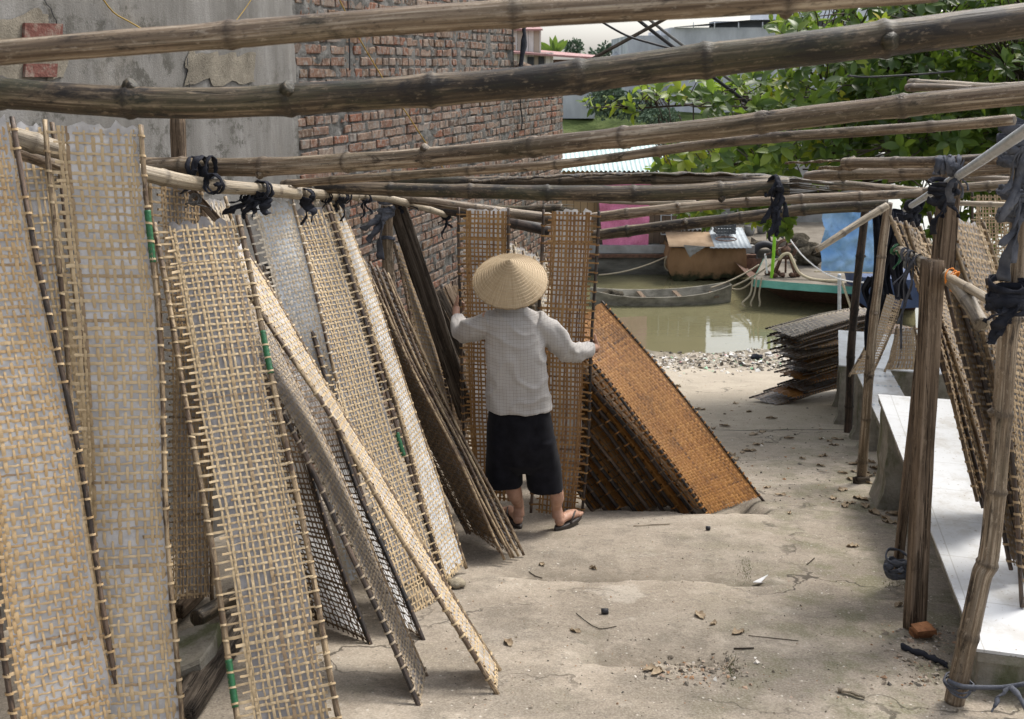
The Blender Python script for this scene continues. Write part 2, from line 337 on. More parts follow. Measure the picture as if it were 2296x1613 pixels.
def build_ground():
    ys = np.concatenate([np.arange(-4, 2.4, .3), np.arange(2.4, 6.5, .025), np.arange(6.5, 8, .05), np.arange(8, 15, .09), np.arange(15, 19, .06), np.arange(19, 26, .5)])
    xs = np.concatenate([np.arange(-9, -2.4, .4), np.arange(-2.4, 3.0, .04), np.arange(3.0, 9, .15), np.arange(9, 16, .6)])
    V = []; R_ = []
    for y in ys:
        for x in xs: V.append((x, y, ground_z(x, y) if y < 19 else -SLOPE * y)); R_.append(GMASK[0] if y < 19 else 0)
    mb = MB(); mb.add(V, grid_faces(len(ys), len(xs))[:, ::-1], np.array(R_)); o = mb.build('ground', concrete_mat()); tag(o, 'concrete ramp sloping down to the muddy river shore', None, None, 'structure')
build_ground()
WZ = 1.6 - .2944 * 17.05        # water level
def build_water():
    t = NT('river_water_surface'); p = t.pos()
    h = t.math('ADD', t.noise(t.mapv(p, (.6, 2.2, 1)), 1.0, 4, .5), t.math('MULTIPLY', t.noise(t.mapv(p, (3, 9, 1)), 1.0, 3), .25))
    c = t.ramp(t.noise(p, .25, 3), [(.3, (.12, .112, .06)), (.7, (.17, .155, .088))])
    m = t.fin(c, .035, t.bump(h, .09, .06), .5); t.b.inputs['IOR'].default_value = 1.5
    mb = MB(); xs = np.linspace(-60, 160, 60); ys = np.concatenate([np.linspace(16.2, 40, 40), np.linspace(42, 90, 20)])
    mb.add([(x, y, WZ) for y in ys for x in xs], grid_faces(len(ys), len(xs))[:, ::-1]); o = mb.build('river_water', m)
    tag(o, 'murky green brown river between ramp and far bank', None, None, 'structure')
build_water()
def build_bank():
    t = NT('bank_grass'); p = t.pos()
    c = t.ramp(t.noise(p, .55, 8, .72), [(.3, (.05, .075, .025)), (.5, (.12, .165, .055)), (.7, (.21, .26, .10))])
    m = t.fin(c, .95, t.bump(t.noise(p, 2.2, 8, .75), 1.0, .8), .1)
    ys = np.concatenate([np.linspace(72, 88, 60), np.linspace(90, 600, 30)]); xs = np.linspace(-200, 400, 240); V = []
    for y in ys:
        for x in xs:
            k = min(1, max(0, (y - 73.5) / 8)); V.append((x, y, -4.2 + 1.75 * k + (.35 * fb(x, y, 1, .35, 4) * k if y < 90 else 0) + max(0, (y - 90) * .004)))
    mb = MB(); mb.add(V, grid_faces(len(ys), len(xs))[:, ::-1]); o = mb.build('far_bank', m); tag(o, 'grassy green far bank rising beyond the river', None, None, 'structure')
build_bank()
# ---------------------------------------------------------------- left wall (plaster) and brick wall, one line
WD = np.array([.3153, .949, 0]); WN = np.array([.949, -.3153, 0])     # along, towards the yard
WP = np.array([-1.338 - .3322 * .13, 6.35, 0])
def wall_s(Y): return (Y - 6.35) / .949
def wpt(s_, z, off=0.0): return WP + WD * s_ + WN * off + np.array([0, 0, z])
def wall_px(x, y, off=0.0):
    r = ray(x, y); o = WP + WN * off; t = np.dot(o - CAMP, WN) / np.dot(r, WN); p = CAMP + r * t
    return np.dot(p - o, WD), p[2]
S_END, S_MID, ZB, ZTOP = wall_s(12.4), wall_s(10.5), 1.52, 3.4
def build_brick():
    t = NT('fired_brick'); r = t.attr('rnd'); p = t.pos(); f = t.noise(p, 30, 6, .7); g = t.noise(p, 9, 5, .65)
    c = t.ramp(r, [(0, (.205, .085, .052)), (.2, (.165, .092, .065)), (.42, (.215, .138, .10)), (.6, (.25, .19, .152)), (.74, (.085, .06, .047)), (.86, (.20, .12, .075)), (1, (.23, .205, .185))])
    c = t.mix(t.math('MULTIPLY', t.ss(f, .46, .62), .6), c, (.34, .285, .235)); c = t.mix(t.math('MULTIPLY', t.ss(g, .5, .64), .6), c, (.09, .062, .048)); c = t.mix(t.math('MULTIPLY', t.ss(t.noise(t.mapv(p, (1, 1, 1), (3, 8, 2)), 16, 8, .75), .53, .60), .85), c, (.215, .205, .19))
    mbk = t.fin(c, .92, t.bump(t.noise(p, 70, 6, .75), .9, .012), .15)
    t = NT('rough_mortar'); p = t.pos(); c = t.ramp(t.noise(p, 12, 7, .7), [(.34, (.075, .072, .066)), (.5, (.155, .15, .14)), (.66, (.26, .25, .235))])
    mmo = t.fin(c, .95, t.bump(t.noise(p, 45, 7, .75), 1.0, .02), .1)
    e = thing('brick_wall', 'long bare red brick wall with rough grey mortar running towards the river', 'brick wall', wpt(0, -2.6))
    mb = MB(); ph = .0765; z = -2.75; row = 0
    while z < ZTOP:
        s_ = .01 + random.uniform(0, .1); hdr = random.random() < .5; dz = 0
        while s_ < S_END - .05:
            L = (.105 if (hdr and random.random() < .8) or random.random() < .18 else .205) * random.uniform(.93, 1.05)
            L = min(L, S_END - .01 - s_)
            zt = ZTOP if s_ < S_MID else ZB
            zz = z + .012 * fb(s_, row * .2, 0, .6, 3)
            if zz + .06 < zt and zz > -.201 * (6.35 + s_ * .949) - .12 and random.random() > .012:
                h = .058 * random.uniform(.9, 1.08); pr = random.uniform(.004, .014); ins = .0055; ra = random.random()
                tl = random.uniform(-.004, .004); j = lambda: random.uniform(-.0035, .0035)
                o0 = [wpt(s_, zz, -.02), wpt(s_ + L, zz, -.02), wpt(s_ + L, zz + h, -.02), wpt(s_, zz + h, -.02)]
                o1 = [wpt(s_ + j(), zz + j(), pr - .006), wpt(s_ + L + j(), zz + j(), pr - .006 + tl), wpt(s_ + L + j(), zz + h + j(), pr - .006 + tl), wpt(s_ + j(), zz + h + j(), pr - .006)]
                o2 = [wpt(s_ + ins + j(), zz + ins + j(), pr), wpt(s_ + L - ins + j(), zz + ins + j(), pr + tl), wpt(s_ + L - ins + j(), zz + h - ins + j(), pr + tl), wpt(s_ + ins + j(), zz + h - ins + j(), pr)]
                Fq = [[8, 9, 10, 11]] + [[i, (i + 1) % 4, 4 + (i + 1) % 4, 4 + i] for i in range(4)] + [[4 + i, 4 + (i + 1) % 4, 8 + (i + 1) % 4, 8 + i] for i in range(4)]
                mb.add(o0 + o1 + o2, Fq, ra)
            s_ += L + random.uniform(.008, .022)
        z += ph * random.uniform(.97, 1.03); row += 1
    mb.build('brickwork', mbk, e, smooth=False)
    mb = MB(); ss_ = np.arange(0, S_END + .001, .028); zs = np.arange(-2.8, ZTOP, .028)
    V = np.zeros((len(zs), len(ss_), 3)); lim = []
    for i, z in enumerate(zs):
        for k, s_ in enumerate(ss_):
            zt = ZTOP if s_ < S_MID else ZB
            d = .001 + .019 * fb(s_, z, 0, 10, 4) + .008 * fb(s_, z, 4, 2, 3)
            V[i, k] = wpt(s_, min(z, zt), min(d, .021))
    mb.add(V.reshape(-1, 3), grid_faces(len(zs), len(ss_))); 
    # body of the wall behind the face: end face and tops
    for (a, b, zt) in ((0, S_MID, ZTOP), (S_MID, S_END, ZB)):
        c = wpt((a + b) / 2, (zt - 3) / 2, -.135); R = np.stack([WD, -WN, [0, 0, 1]], 1); box(mb, c, b - a + .002, .21, zt + 3 - .02, R)
    mb.build('mortar', mmo, e)
    return mbk
MT['brick'] = build_brick()
def build_plaster():
    t = NT('old_cement_plaster'); p = t.pos(); s1 = t.noise(t.mapv(p, (5, 5, .7)), 1.0, 8, .7, .3); s2 = t.noise(p, 1.5, 7, .65); s3 = t.noise(p, 60, 5)
    c = t.ramp(s1, [(.36, (.15, .142, .13)), (.5, (.205, .195, .18)), (.64, (.27, .26, .245))])
    c = t.mix(t.math('MULTIPLY', t.ss(s2, .5, .7), .5), c, (.23, .205, .17))
    c = t.mix(t.math('MULTIPLY', t.ss(s3, .4, .7), .2), c, (.15, .14, .125))
    X, Y, Z = t.sep(p); mo = t.noise(p, 5.5, 9, .8)
    mk = t.math('MULTIPLY', t.ss(mo, .5, .6), t.math('MULTIPLY', t.ss(t.noise(t.mapv(p, (.9, .9, .9), (4, 1, 2)), 1.3, 3), .42, .6), .75))
    c = t.mix(mk, c, (.06, .056, .045))
    m = t.fin(c, .93, t.bump(t.math('ADD', t.noise(p, 120, 5, .7), t.math('MULTIPLY', s2, 2.0)), .55, .008), .15)
    e = thing('plaster_wall', 'weathered grey cement plaster wall behind the leaning trays at left', 'wall', wpt(-2.5, -1.2))
    mb = MB(); s0 = wall_s(-.5); ss_ = np.arange(s0, .001, .05); ss_[-1] = 0; zs = np.arange(-1.7, 3.5, .05)
    V = [wpt(s_ + (.012 * fb(z, 3, 0, 6, 3) if s_ > -.03 else 0), z, .022 + .006 * fb(s_, z, 0, 1.2, 4)) for z in zs for s_ in ss_]
    mb.add(V, grid_faces(len(zs), len(ss_)))
    c = wpt(s0 / 2, .9, -.10); R = np.stack([WD, -WN, [0, 0, 1]], 1); box(mb, c, -s0, .2, 5.2, R)
    mb.build('plaster', m, e)
    # patches : flaked hole with two bricks, later repair patch
    def patch(px, off, amp, seed):
        out = []
        for i in range(len(px)):
            a, b = np.array(px[i]), np.array(px[(i + 1) % len(px)])
            for k in range(14):
                q = a + (b - a) * k / 14; s_, z = wall_px(q[0], q[1]); n_ = amp * fb(s_ * 1.0, z, seed, 11, 5); out.append(wpt(s_ + n_, z + n_ * .7, off))
        return out
    t = NT('repair_patch'); p = t.pos(); c = t.ramp(t.noise(p, 8, 7, .7), [(.36, (.15, .132, .105)), (.64, (.27, .24, .19))]); mp = t.fin(c, .95, t.bump(t.noise(p, 90, 6, .7), .8, .01), .1)
    mb = MB(); mb.add(patch([(408, 120), (562, 118), (560, 186), (408, 186)], .031, .055, 2), [list(range(56))]); mb.build('cement_patch', mp, e, smooth=False)
    mb = MB(); mb.add(patch([(-30, 35), (95, 28), (118, 60), (135, 170), (118, 178), (-30, 176)], .031, .06, 5), [list(range(84))]); mb.build('exposed_bedding', mp, e, smooth=False)
    t = NT('red_painted_brick'); p = t.pos(); c = t.ramp(t.noise(p, 16, 6, .7), [(.3, (.10, .045, .036)), (.5, (.16, .068, .055)), (.62, (.22, .165, .135))]); mr = t.fin(c, .9, t.bump(t.noise(p, 60, 5), .6, .01), .15)
    for q in ([(36, 52), (122, 54), (120, 92), (34, 90)], [(38, 143), (110, 143), (108, 173), (36, 173)]):
        mb = MB(); P = [wpt(*wall_px(*k), .034) for k in q]; prism(mb, P, WN * .014); mb.build('exposed_brick', mr, e, smooth=False)
    for pts in ([(86, 0), (100, 18), (108, 38), (118, 52)], [(410, 130), (408, 160), (413, 190), (418, 206)], [(250, 295), (266, 312), (284, 334), (310, 340)], [(138, 194), (152, 190), (168, 200), (172, 208)]):
        mb = MB(); P = spline([wpt(*wall_px(*k), .031) for k in pts], .02); P = P + RNG.normal(0, .003, P.shape); tube(mb, P, .0022, 4); mb.build('plaster_crack', MT['cable'], e)
build_plaster()
# wires on the wall
def wire(name, label, cat, pts, r, mt, group=None, step=.03):
    mb = MB(); tube(mb, spline(pts, step), r, 6); return tag(mb.build(name, mt), label, cat, group)
wl = lambda px: [wpt(*wall_px(*k), .045) for k in px]
wire('electric_wire', 'yellow wire sagging across the grey plaster at top left', 'wire', wl([(205, -12), (236, 28), (270, 48), (310, 72), (350, 105)]), .0035, MT['ywire'])
wire('electric_wire', 'short yellow wire on the plaster close to the brick wall', 'wire', wl([(560, -20), (540, 12), (518, 42), (500, 66)]), .0025, MT['ywire'])
wire('electric_wire', 'long yellow wire slanting down the face of the red brick wall', 'wire', wl([(735, -25), (790, 82), (850, 182), (905, 262), (955, 338), (985, 380)]), .005, MT['ywire'])
wire('electric_wire', 'black wire hanging straight down the red brick wall', 'wire', wl([(766, -20), (769, 60), (771, 120), (771, 158)]), .005, MT['cable'])
wire('electric_wire', 'short black wire end hanging near the far end of the brick wall', 'wire', [wpt(*wall_px(*k), .04) for k in ((1158, 215), (1160, 245), (1163, 268), (1161, 292))], .008, MT['cable'])
mb = MB(); P = spline([wpt(*wall_px(*k), .10) for k in ((1152, 30), (1154, 80), (1151, 125), (1149, 160))], .06); ribbon(mb, P, np.stack([WD * (.05 + .02 * fb(i, 0, 0, .8)) + WN * .03 * fb(i, 2, 0, .9) for i in range(len(P))]), .01)
tag(mb.build('tarpaulin_strip', MT['rag']), 'black tarpaulin strip hanging at the end of the tall part of the brick wall', 'tarpaulin')
mb = MB()
for i in range(16):
    s_ = S_MID + .12 + random.random() * .9; blob(mb, wpt(s_, ZB + .01 + random.random() * .07, -.1 + random.uniform(-.05, .08)), (random.uniform(.03, .07), random.uniform(.03, .06), random.uniform(.02, .05)), i, 6, 8, .5)
tag(mb.build('rubble_heap', MAT_R := mat_simple('rubble', (.16, .11, .08), (.34, .26, .2), 14, .95, .8, .02, 50)), 'small heap of broken brick lying on top of the low brick wall', 'rubble')
# ---------------------------------------------------------------- tiled benches
def tile_mat():
    t = NT('white_glazed_tile'); p = t.pos(); q = t.mapv(p, (1, 1, 1), None, (0, 0, rad(15)))
    X, Y, Z = t.sep(q); gx = t.math('ABSOLUTE', t.math('SUBTRACT', t.math('FRACT', t.math('MULTIPLY', X, 2.5)), .5)); gy = t.math('ABSOLUTE', t.math('SUBTRACT', t.math('FRACT', t.math('MULTIPLY', Y, 2.5)), .5))
    g = t.math('MAXIMUM', t.ss(gx, .491, .497), t.ss(gy, .491, .497))
    c = t.mix(t.math('MULTIPLY', t.ss(t.noise(p, 4.5, 8, .75), .46, .64), .6), (.56, .57, .58), (.38, .36, .325))
    c = t.mix(t.ss(t.noise(t.mapv(p, (1, 1, 1), (5, 5, 5)), 55, 4, .6), .64, .70), c, (.25, .2, .15)); c = t.mix(t.math('MULTIPLY', g, .7), c, (.30, .29, .27))
    return t.fin(c, t.math('ADD', .22, t.math('MULTIPLY', t.noise(p, 9, 4), .25)), None, .45)
def bconc():
    t = NT('mossy_bench_concrete'); p = t.pos(); c = t.ramp(t.noise(p, 6, 7, .7), [(.3, (.15, .135, .11)), (.5, (.26, .24, .2)), (.72, (.37, .35, .3))])
    mo = t.ss(t.noise(t.mapv(p, (4, 4, 1.5)), 1.4, 7, .7), .46, .66); c = t.mix(t.math('MULTIPLY', mo, .75), c, (.085, .10, .035)); return t.fin(c, .95, t.bump(t.noise(p, 40, 7, .72), .9, .015), .15)
MT['tile'] = tile_mat(); MT['bconc'] = bconc()
def chip(mb, a, b, n, dep, r=0):
    pass
def bench(label, FL, BL, wdt, th, legs, cat='bench', tone=None, deco=None):
    FL = np.array(FL); BL = np.array(BL); d = BL - FL; d[2] = 0; ln = np.linalg.norm(d); d /= ln; side = np.array([d[1], -d[0], 0])
    e = thing('tiled_bench', label, cat, [FL[0], FL[1], ground_z(FL[0], FL[1])])
    mb = MB(); n = 40; up = np.array([0, 0, 1])
    A = [FL + (BL - FL) * i / n for i in range(n + 1)]
    for lay, (t0, t1, inset) in enumerate(((-.012, 0, 0),)):
        P = A + [a + side * wdt for a in A[::-1]]; prism(mb, [p + up * t0 for p in P], up * (t1 - t0))
    mb.build('tile_top', MT['tile'], e, smooth=False)
    mb = MB(); P = [a + side * (.006 + .006 * fb(i, 0, 0, .7)) for i, a in enumerate(A)] + [a + side * (wdt - .006) for a in A[::-1]]
    prism(mb, [p + up * (-.014 - th) for p in P], up * th); mb.build('slab', MT['bconc'], e, smooth=False)
    for (f0, f1) in legs:
        a, b = FL + (BL - FL) * f0, FL + (BL - FL) * f1; mb = MB(); zt = a[2] - .016 - th
        n = 8; rows = []
        for k in range(n + 1):
            h = k / n; q = []
            for (pp, ss_) in ((a, .02), (a, wdt - .03), (b, wdt - .03), (b, .02)):
                p = pp + side * ss_; zg = ground_z(p[0], p[1]) - .05; fl = .05 * max(0, .25 - h) / .25
                dd = (-side if ss_ < wdt / 2 else side) * (fl + .012 * fb(p[0] * 3, h * 3, ss_, 1.5, 3)); p = p + dd; p[2] = zg + (zt - zg) * h; q.append(p)
            rows.append(q)
        mb.add(np.array(rows).reshape(-1, 3), grid_faces(n + 1, 4, True)); mb.build('leg', MT['bconc'], e, smooth=False)
    if deco:
        t = NT('tile_print'); pr = t.fin((.30, .36, .42), .35, None, .4); mb = MB()
        for v in deco:
            for k in range(14):
                if k % 5 in (1, 4): continue
                a = FL + (BL - FL) * v + side * (wdt * (k + .3) / 14); q = [a, a + side * wdt / 14 * (.9 if k % 5 != 2 else .35), 0, 0]; q[2] = q[1] + d * .028; q[3] = a + d * .028
                mb.add([p + up * .004 for p in q], [[0, 1, 2, 3]])
        mb.build('printed_border', pr, e, smooth=False)
    return e
b1F = at(2190, 1455, 3.3); b1B = at(1968, 889, 6.43); b1B[2] = b1F[2] - .10
bench('white tiled bench in the foreground right, chipped along its near edge', b1F, b1B, .78, .035, ((.01, .10), (.86, .99)))
b2F = at(1970, 943, 7.26); b2B = at(1916, 825, 8.6)
b2F = b2F + (b2F - b2B) * .15
bench('narrow white tiled bench with a printed blue border, second from the front', b2F, b2B, .30, .05, ((.02, .12), (.55, .70), (.9, .99)), deco=(.35, .68, .86))
b3F = at(1881, 819, 9.3); b3B = at(1876, 800, 10.6); b3B[2] = b3F[2]
bench('far white tiled bench under the pile of flat trays', b3F, b3B, 1.5, .06, ((.0, .12), (.85, .99)))
b4F = at(2262, 893, 5.0); b4B = at(2220, 835, 7.2); b4B[2] = b4F[2]
bench('white tiled bench half hidden behind the right bamboo post', b4F, b4B, .9, .05, ((.02, .1), (.9, .98)))
# ================================================================== WOVEN TRAYS
def tray(label, corners, wv='wl', paper='paper', rods=('rodtan', 'rodtan'), nw=11, pitch=.0265, strip=.0052, uw=(.12, .88), pu=(.14, .87), pv=(-.004, .99),
         poff=-.0035, bow=.02, rodr=.0105, tapes=(), ext=(.03, .03), amp=.0026, wb=.0, lash=1, group='rice paper drying trays', tw=0.0, seed=0, low=False, name='drying_tray', curl=1.0):
    rg = np.random.default_rng(seed + 100)
    C = np.array([at(*c) if len(c) == 3 and not isinstance(c, np.ndarray) else c for c in corners], float)   # TL TR BR BL
    TL, TR_, BR, BL = C; ctr = C.mean(0)
    L = (np.linalg.norm(TL - BL) + np.linalg.norm(TR_ - BR)) / 2; W = (np.linalg.norm(TL - TR_) + np.linalg.norm(BL - BR)) / 2
    n = np.cross(TR_ - TL, BL - TL); n /= np.linalg.norm(n)
    nc = np.cross((TR_ - TL) + (BR - BL), (BL - TL) + (BR - TR_)); sg = 1.0 if np.dot(nc, CAMP - ctr) > 0 else -1.0; n = sg * nc / np.linalg.norm(nc)
    k1, k2, k3 = rg.uniform(0, 6, 3); sdir = (TR_ - TL) / np.linalg.norm(TR_ - TL)
    def Pt(u, v, off=0.0):
        u = np.asarray(u, float); v = np.asarray(v, float); uu = u[..., None]; vv = v[..., None]
        p = (TL * (1 - uu) + TR_ * uu) * (1 - vv) + (BL * (1 - uu) + BR * uu) * vv
        n = np.cross((TR_ - TL) * (1 - vv) + (BR - BL) * vv, (BL - TL) * (1 - uu) + (BR - TR_) * uu); n = sg * n / np.linalg.norm(n, axis=-1)[..., None]
        o = bow * np.sin(np.pi * np.clip(v, 0, 1)) + .006 * np.sin(3.1 * v * L + k1 + 2 * u) + .004 * np.sin(6.3 * v * L + k2 - 3 * u) + .008 * np.sin(np.pi * u + .3) * np.sin(2.2 * v + k3) + off
        return p + n * np.asarray(o)[..., None] + sdir * (.009 * np.sin(np.pi * v * 1.3 + k1) * np.sin(np.pi * np.clip(v, 0, 1)) + .004 * np.sin(v * 11 + k2))[..., None]
    e = thing(name, label, 'drying tray', BL if BL[2] < BR[2] else BR, group)
    mb = MB()
    def strips(U, V, O, hu, hv, rn):
        S, N = U.shape; h = strip * 1.0
        a = Pt(U - hu, V - hv, O); b = Pt(U, V, O + strip * .13); c = Pt(U + hu, V + hv, O)
        X = np.stack([a, b, c], 2)
        idx = np.arange(S * N * 3).reshape(S, N, 3)
        q = np.concatenate([np.stack([idx[:, :-1, k], idx[:, :-1, k + 1], idx[:, 1:, k + 1], idx[:, 1:, k]], -1).reshape(-1, 4) for k in (0, 1)])
        lo_ = np.stack([np.interp(np.linspace(0, 6, N), np.arange(7), rg.normal(0, .10, 7)) for _ in range(S)]); r = np.clip(np.repeat(rn, N * 3) + np.repeat(lo_.ravel(), 3) + rg.normal(0, .06, S * N * 3), 0, 1)
        mb.add(X.reshape(-1, 3), q, r)
    nv = max(14, int(L / pitch))
    vs = (np.arange(nv) + .5) * pitch / L; vs[:6] = np.linspace(.006, vs[6] - .5 * pitch / L, 6); vs[-4:] = np.linspace(vs[-5] + .7 * pitch / L, .994, 4)
    vs = vs + rg.normal(0, .0014, nv) / L
    us = np.linspace(uw[0], uw[1], nw) + rg.normal(0, .0018 / W, nw)
    us[0] = uw[0]; us[-1] = uw[1]
    # edge pairs: a second warp right beside the outer ones
    us = np.sort(np.concatenate([us, [uw[0] + .045, uw[1] - .045]])); nw = len(us)
    par = (np.add.outer(np.arange(nv), np.arange(nw)) % 2) * 2.0 - 1
    # wefts
    um = (us[1:] + us[:-1]) / 2; uall = np.concatenate([[-.014, .0, uw[0] * .55], np.insert(um, np.arange(len(um)), us[:-1]), [us[-1], 1 - (1 - uw[1]) * .55, 1.0, 1.014]])
    U = np.repeat(uall[None], nv, 0); O = np.zeros_like(U); io = 3 + 2 * np.arange(nw); O[:, io] = par * amp + wb
    O[:, [1, -2]] = rodr * .9; O[:, [0, -1]] = rodr * .2
    V = vs[:, None] + tw * (U - .5) / L + rg.normal(0, .0009 / L, U.shape) + (rg.normal(0, .002, nv) / L)[:, None] * (U - .5)
    U[:, 0] += rg.uniform(-.012, .02, nv); U[:, -1] += rg.uniform(-.02, .012, nv)
    if not low: U[1::2] = np.clip(U[1::2], uw[0] * .55, 1 - (1 - uw[1]) * .55)
    for j in np.where(rg.random(nv) < .015)[0]:
        ub = rg.uniform(.25, .75)
        if rg.random() < .5: U[j] = np.minimum(U[j], ub)
        else: U[j] = np.maximum(U[j], ub)
    wh = np.clip(rg.normal(1, .18, nv), .6, 1.5)
    strips(U, V, O, np.zeros_like(U), (np.repeat(wh[:, None], U.shape[1], 1)) * strip / L, np.clip(rg.beta(2.4, 3.2, nv), 0, 1))
    # warps
    vm = (vs[1:] + vs[:-1]) / 2; vall = np.concatenate([[-.006], np.insert(vm, np.arange(len(vm)), vs[:-1]), [vs[-1], 1.004]])
    V = np.repeat(vall[None], nw, 0); O = np.zeros_like(V); O[:, 1 + 2 * np.arange(nv)] = -par.T * amp
    U = us[:, None] + rg.normal(0, .0007 / W, V.shape) + (.002 / W * np.sin(vall[None] * 9 + rg.uniform(0, 6, nw)[:, None])) + (.0010 / W * np.sin(vall[None] * 31 + rg.uniform(0, 6, nw)[:, None]))
    ww = np.clip(rg.normal(1.0, .2, nw), .6, 1.5)
    strips(U, V, O, np.repeat(ww[:, None], V.shape[1], 1) * strip / W, np.zeros_like(V), np.clip(rg.beta(2.6, 3.0, nw) + .05, 0, 1))
    # lashings round the rods
    th = np.linspace(-2.2, 2.6, 9 if not low else 6)
    side = (TR_ - TL); side /= np.linalg.norm(side); ax = (BL - TL) / np.linalg.norm(BL - TL)
    for j in range(0, nv, max(lash, 1 if low else 2)):
        for sgn, u in ((-1, 0.0), (1, 1.0)):
            if rg.random() < .12: continue
            c = Pt(np.array(u), np.array(vs[j])); rr = rodr * rg.uniform(1.08, 1.35); tl = rg.normal(.3, .35)
            ring = c + (np.cos(th)[:, None] * side * sgn + np.sin(th)[:, None] * n) * rr + ax * (th[:, None] * tl * .003)
            hw = strip * .8; X = np.stack([ring - ax * hw, ring + ax * hw], 1)
            mb.add(X.reshape(-1, 3), grid_faces(len(th), 2), float(np.clip(rg.beta(1.6, 2.2), 0, 1)))
    mb.build('weave', MT[wv], e)
    if paper:
        nu, nq = 14, max(12, int(L / .03)); u = np.linspace(pu[0], pu[1], nu); v = np.linspace(pv[0], pv[1], nq)
        U, V = np.meshgrid(u, v); U = U.copy(); V = V.copy()
        U[:, 0] += rg.normal(0, .006, nq); U[:, -1] += rg.normal(0, .008, nq); V[0] += rg.normal(0, .004, nu); V[-1] += rg.normal(0, .006, nu)
        O = poff + rg.normal(0, .0006, U.shape)
        if curl and pv[0] < .05:
            O[0] += .006 + .008 * np.sin(np.arange(nu) * 1.9 + k1) * curl; V[0] -= .006 + .004 * np.sin(np.arange(nu) * 1.9 + k2)
        O[:, -1] += .004
        mb = MB(); mb.add(Pt(U, V, O).reshape(-1, 3), grid_faces(nq, nu)); mb.build('rice_paper', MT[paper], e)
    RO = {}
    for u, mt in ((0.0, rods[0]), (1.0, rods[1])):
        v = np.linspace(-ext[0] / L, 1 + ext[1] / L, 40 if not low else 14); P = Pt(np.full_like(v, u), v); R = rodr * (1 + .06 * np.sin(v * 31 + k1 + u)) ; 
        nodes = np.exp(-((((v * L + k2 * .1) % .33) - .16) / .012) ** 2); mb = MB(); tube(mb, P, R * (1 + .14 * nodes), 7, rnd=nodes, asp=.8); RO[u] = mb.build('side_rod', MT[mt], e)
    for (u, va, vb) in tapes:
        v = np.linspace(va, vb, 26); P = Pt(np.full_like(v, u), v); mb = MB(); tube(mb, P, rodr * (1.1 + .08 * np.sin(np.arange(26) * 2.3)), 8); mb.build('green_tape', MT['green'], RO[round(u)])
    return e
RG = 'trays leaning on the left rail'
tray('honey coloured front left tray with a dark right rod, nearest of all', [(-170, 285, 3.2), (28, 283, 3.3), (280, 1640, 2.95), (45, 1710, 2.75)], 'wo', 'paper', ('rodbrown', 'rodbrown'), 12, .028, .0047, (.10, .93), (.11, .925), poff=-.0008, wb=.0016, bow=.03, group=RG, seed=1)
tray('tall upright tray with green tape on its right rod, second from the left', [(103, 288, 3.5), (318, 300, 3.55), (408, 1650, 2.95), (205, 1675, 2.9)], 'wl', 'paper', ('rodtan', 'rodtan'), 10, .031, .0051, (.14, .93), (.22, .97), poff=-.0010, wb=.0016, bow=-.03, tapes=((1.0, .135, .225),), group=RG, seed=2)
tray('pale tray half hidden between the two front left trays', [(-30, 300, 3.9), (116, 290, 4.0), (300, 1500, 3.4), (180, 1500, 3.4)], 'wl', 'paper', ('rodbrown', 'rodtan'), 9, .033, .005, group=RG, seed=3)
tray('narrow glimpse of a pale tray behind the timber post at left', [(340, 415, 4.1), (450, 430, 4.35), (475, 1335, 4.0), (365, 1345, 3.8)], 'wt', 'paperg', ('rodtan', 'rodtan'), 11, .026, .0045, (.2, .92), (.3, .95), poff=-.004, group=RG, seed=4)
tray('small white topped tray peeping over the big green taped tray', [(455, 452, 4.35), (510, 455, 4.5), (640, 1000, 4.3), (560, 1000, 4.2)], 'ww', 'paper', ('rodtan', 'rodtan'), 9, .03, .005, group=RG, seed=5)
tray('big light tan tray with green tape low on its left rod, front of the row', [(348, 516, 3.75), (536, 500, 3.85), (768, 1640, 2.95), (548, 1688, 2.88)], 'wl', 'paperg', ('rodtan', 'rodtan'), 12, .025, .0040, (.17, .90), (.17, .9), poff=-.004, bow=.012, tapes=((0.0, .845, .925), (1.0, .245, .335)), group=RG, seed=6)
tray('dark backlit tray standing low beside the big green taped tray', [(480, 640, 4.3), (560, 640, 4.6), (828, 1447, 3.75), (690, 1385, 4.0)], 'wd', 'paperw', ('roddark', 'roddark'), 12, .024, .0048, (.08, .94), (.1, .9), poff=-.008, group=RG, seed=7)
tray('dusty tan tray seen at a slant with frayed white paper at its foot', [(470, 650, 4.0), (542, 622, 4.4), (952, 1512, 3.45), (945, 1592, 3.2)], 'ws', 'paperg', ('rodbrown', 'rodtan'), 13, .022, .0045, (.16, .96), (.18, .98), poff=-.001, wb=.001, bow=.03, group=RG, seed=8)
tray('dark tray with white squares of light showing through its mesh', [(535, 600, 4.35), (600, 600, 4.75), (948, 1437, 3.8), (868, 1376, 4.1)], 'wd', 'paperw', ('roddark', 'roddark'), 11, .0275, .0046, (.08, .94), (.08, .94), poff=-.012, bow=.015, group=RG, seed=9)
tray('brightly lit cream tray lying at the steepest slant, its foot farthest out on the ramp', [(502, 562, 3.9), (545, 560, 4.2), (1110, 1494, 3.5), (1112, 1548, 3.3)], 'wl', 'paper', ('rodtan', 'rodtan'), 11, .028, .0045, (.17, .97), (.2, 1.0), poff=-.0004, wb=.001, bow=.004, group=RG, seed=10)
tray('cool bluish white tray just left of the wide tan tray', [(545, 478, 4.6), (655, 455, 4.75), (860, 1300, 4.3), (760, 1310, 4.3)], 'ww', 'paperb', ('rodbrown', 'rodtan'), 12, .024, .0045, (.22, .94), (.24, .98), poff=.0002, wb=.0008, group=RG, seed=11)
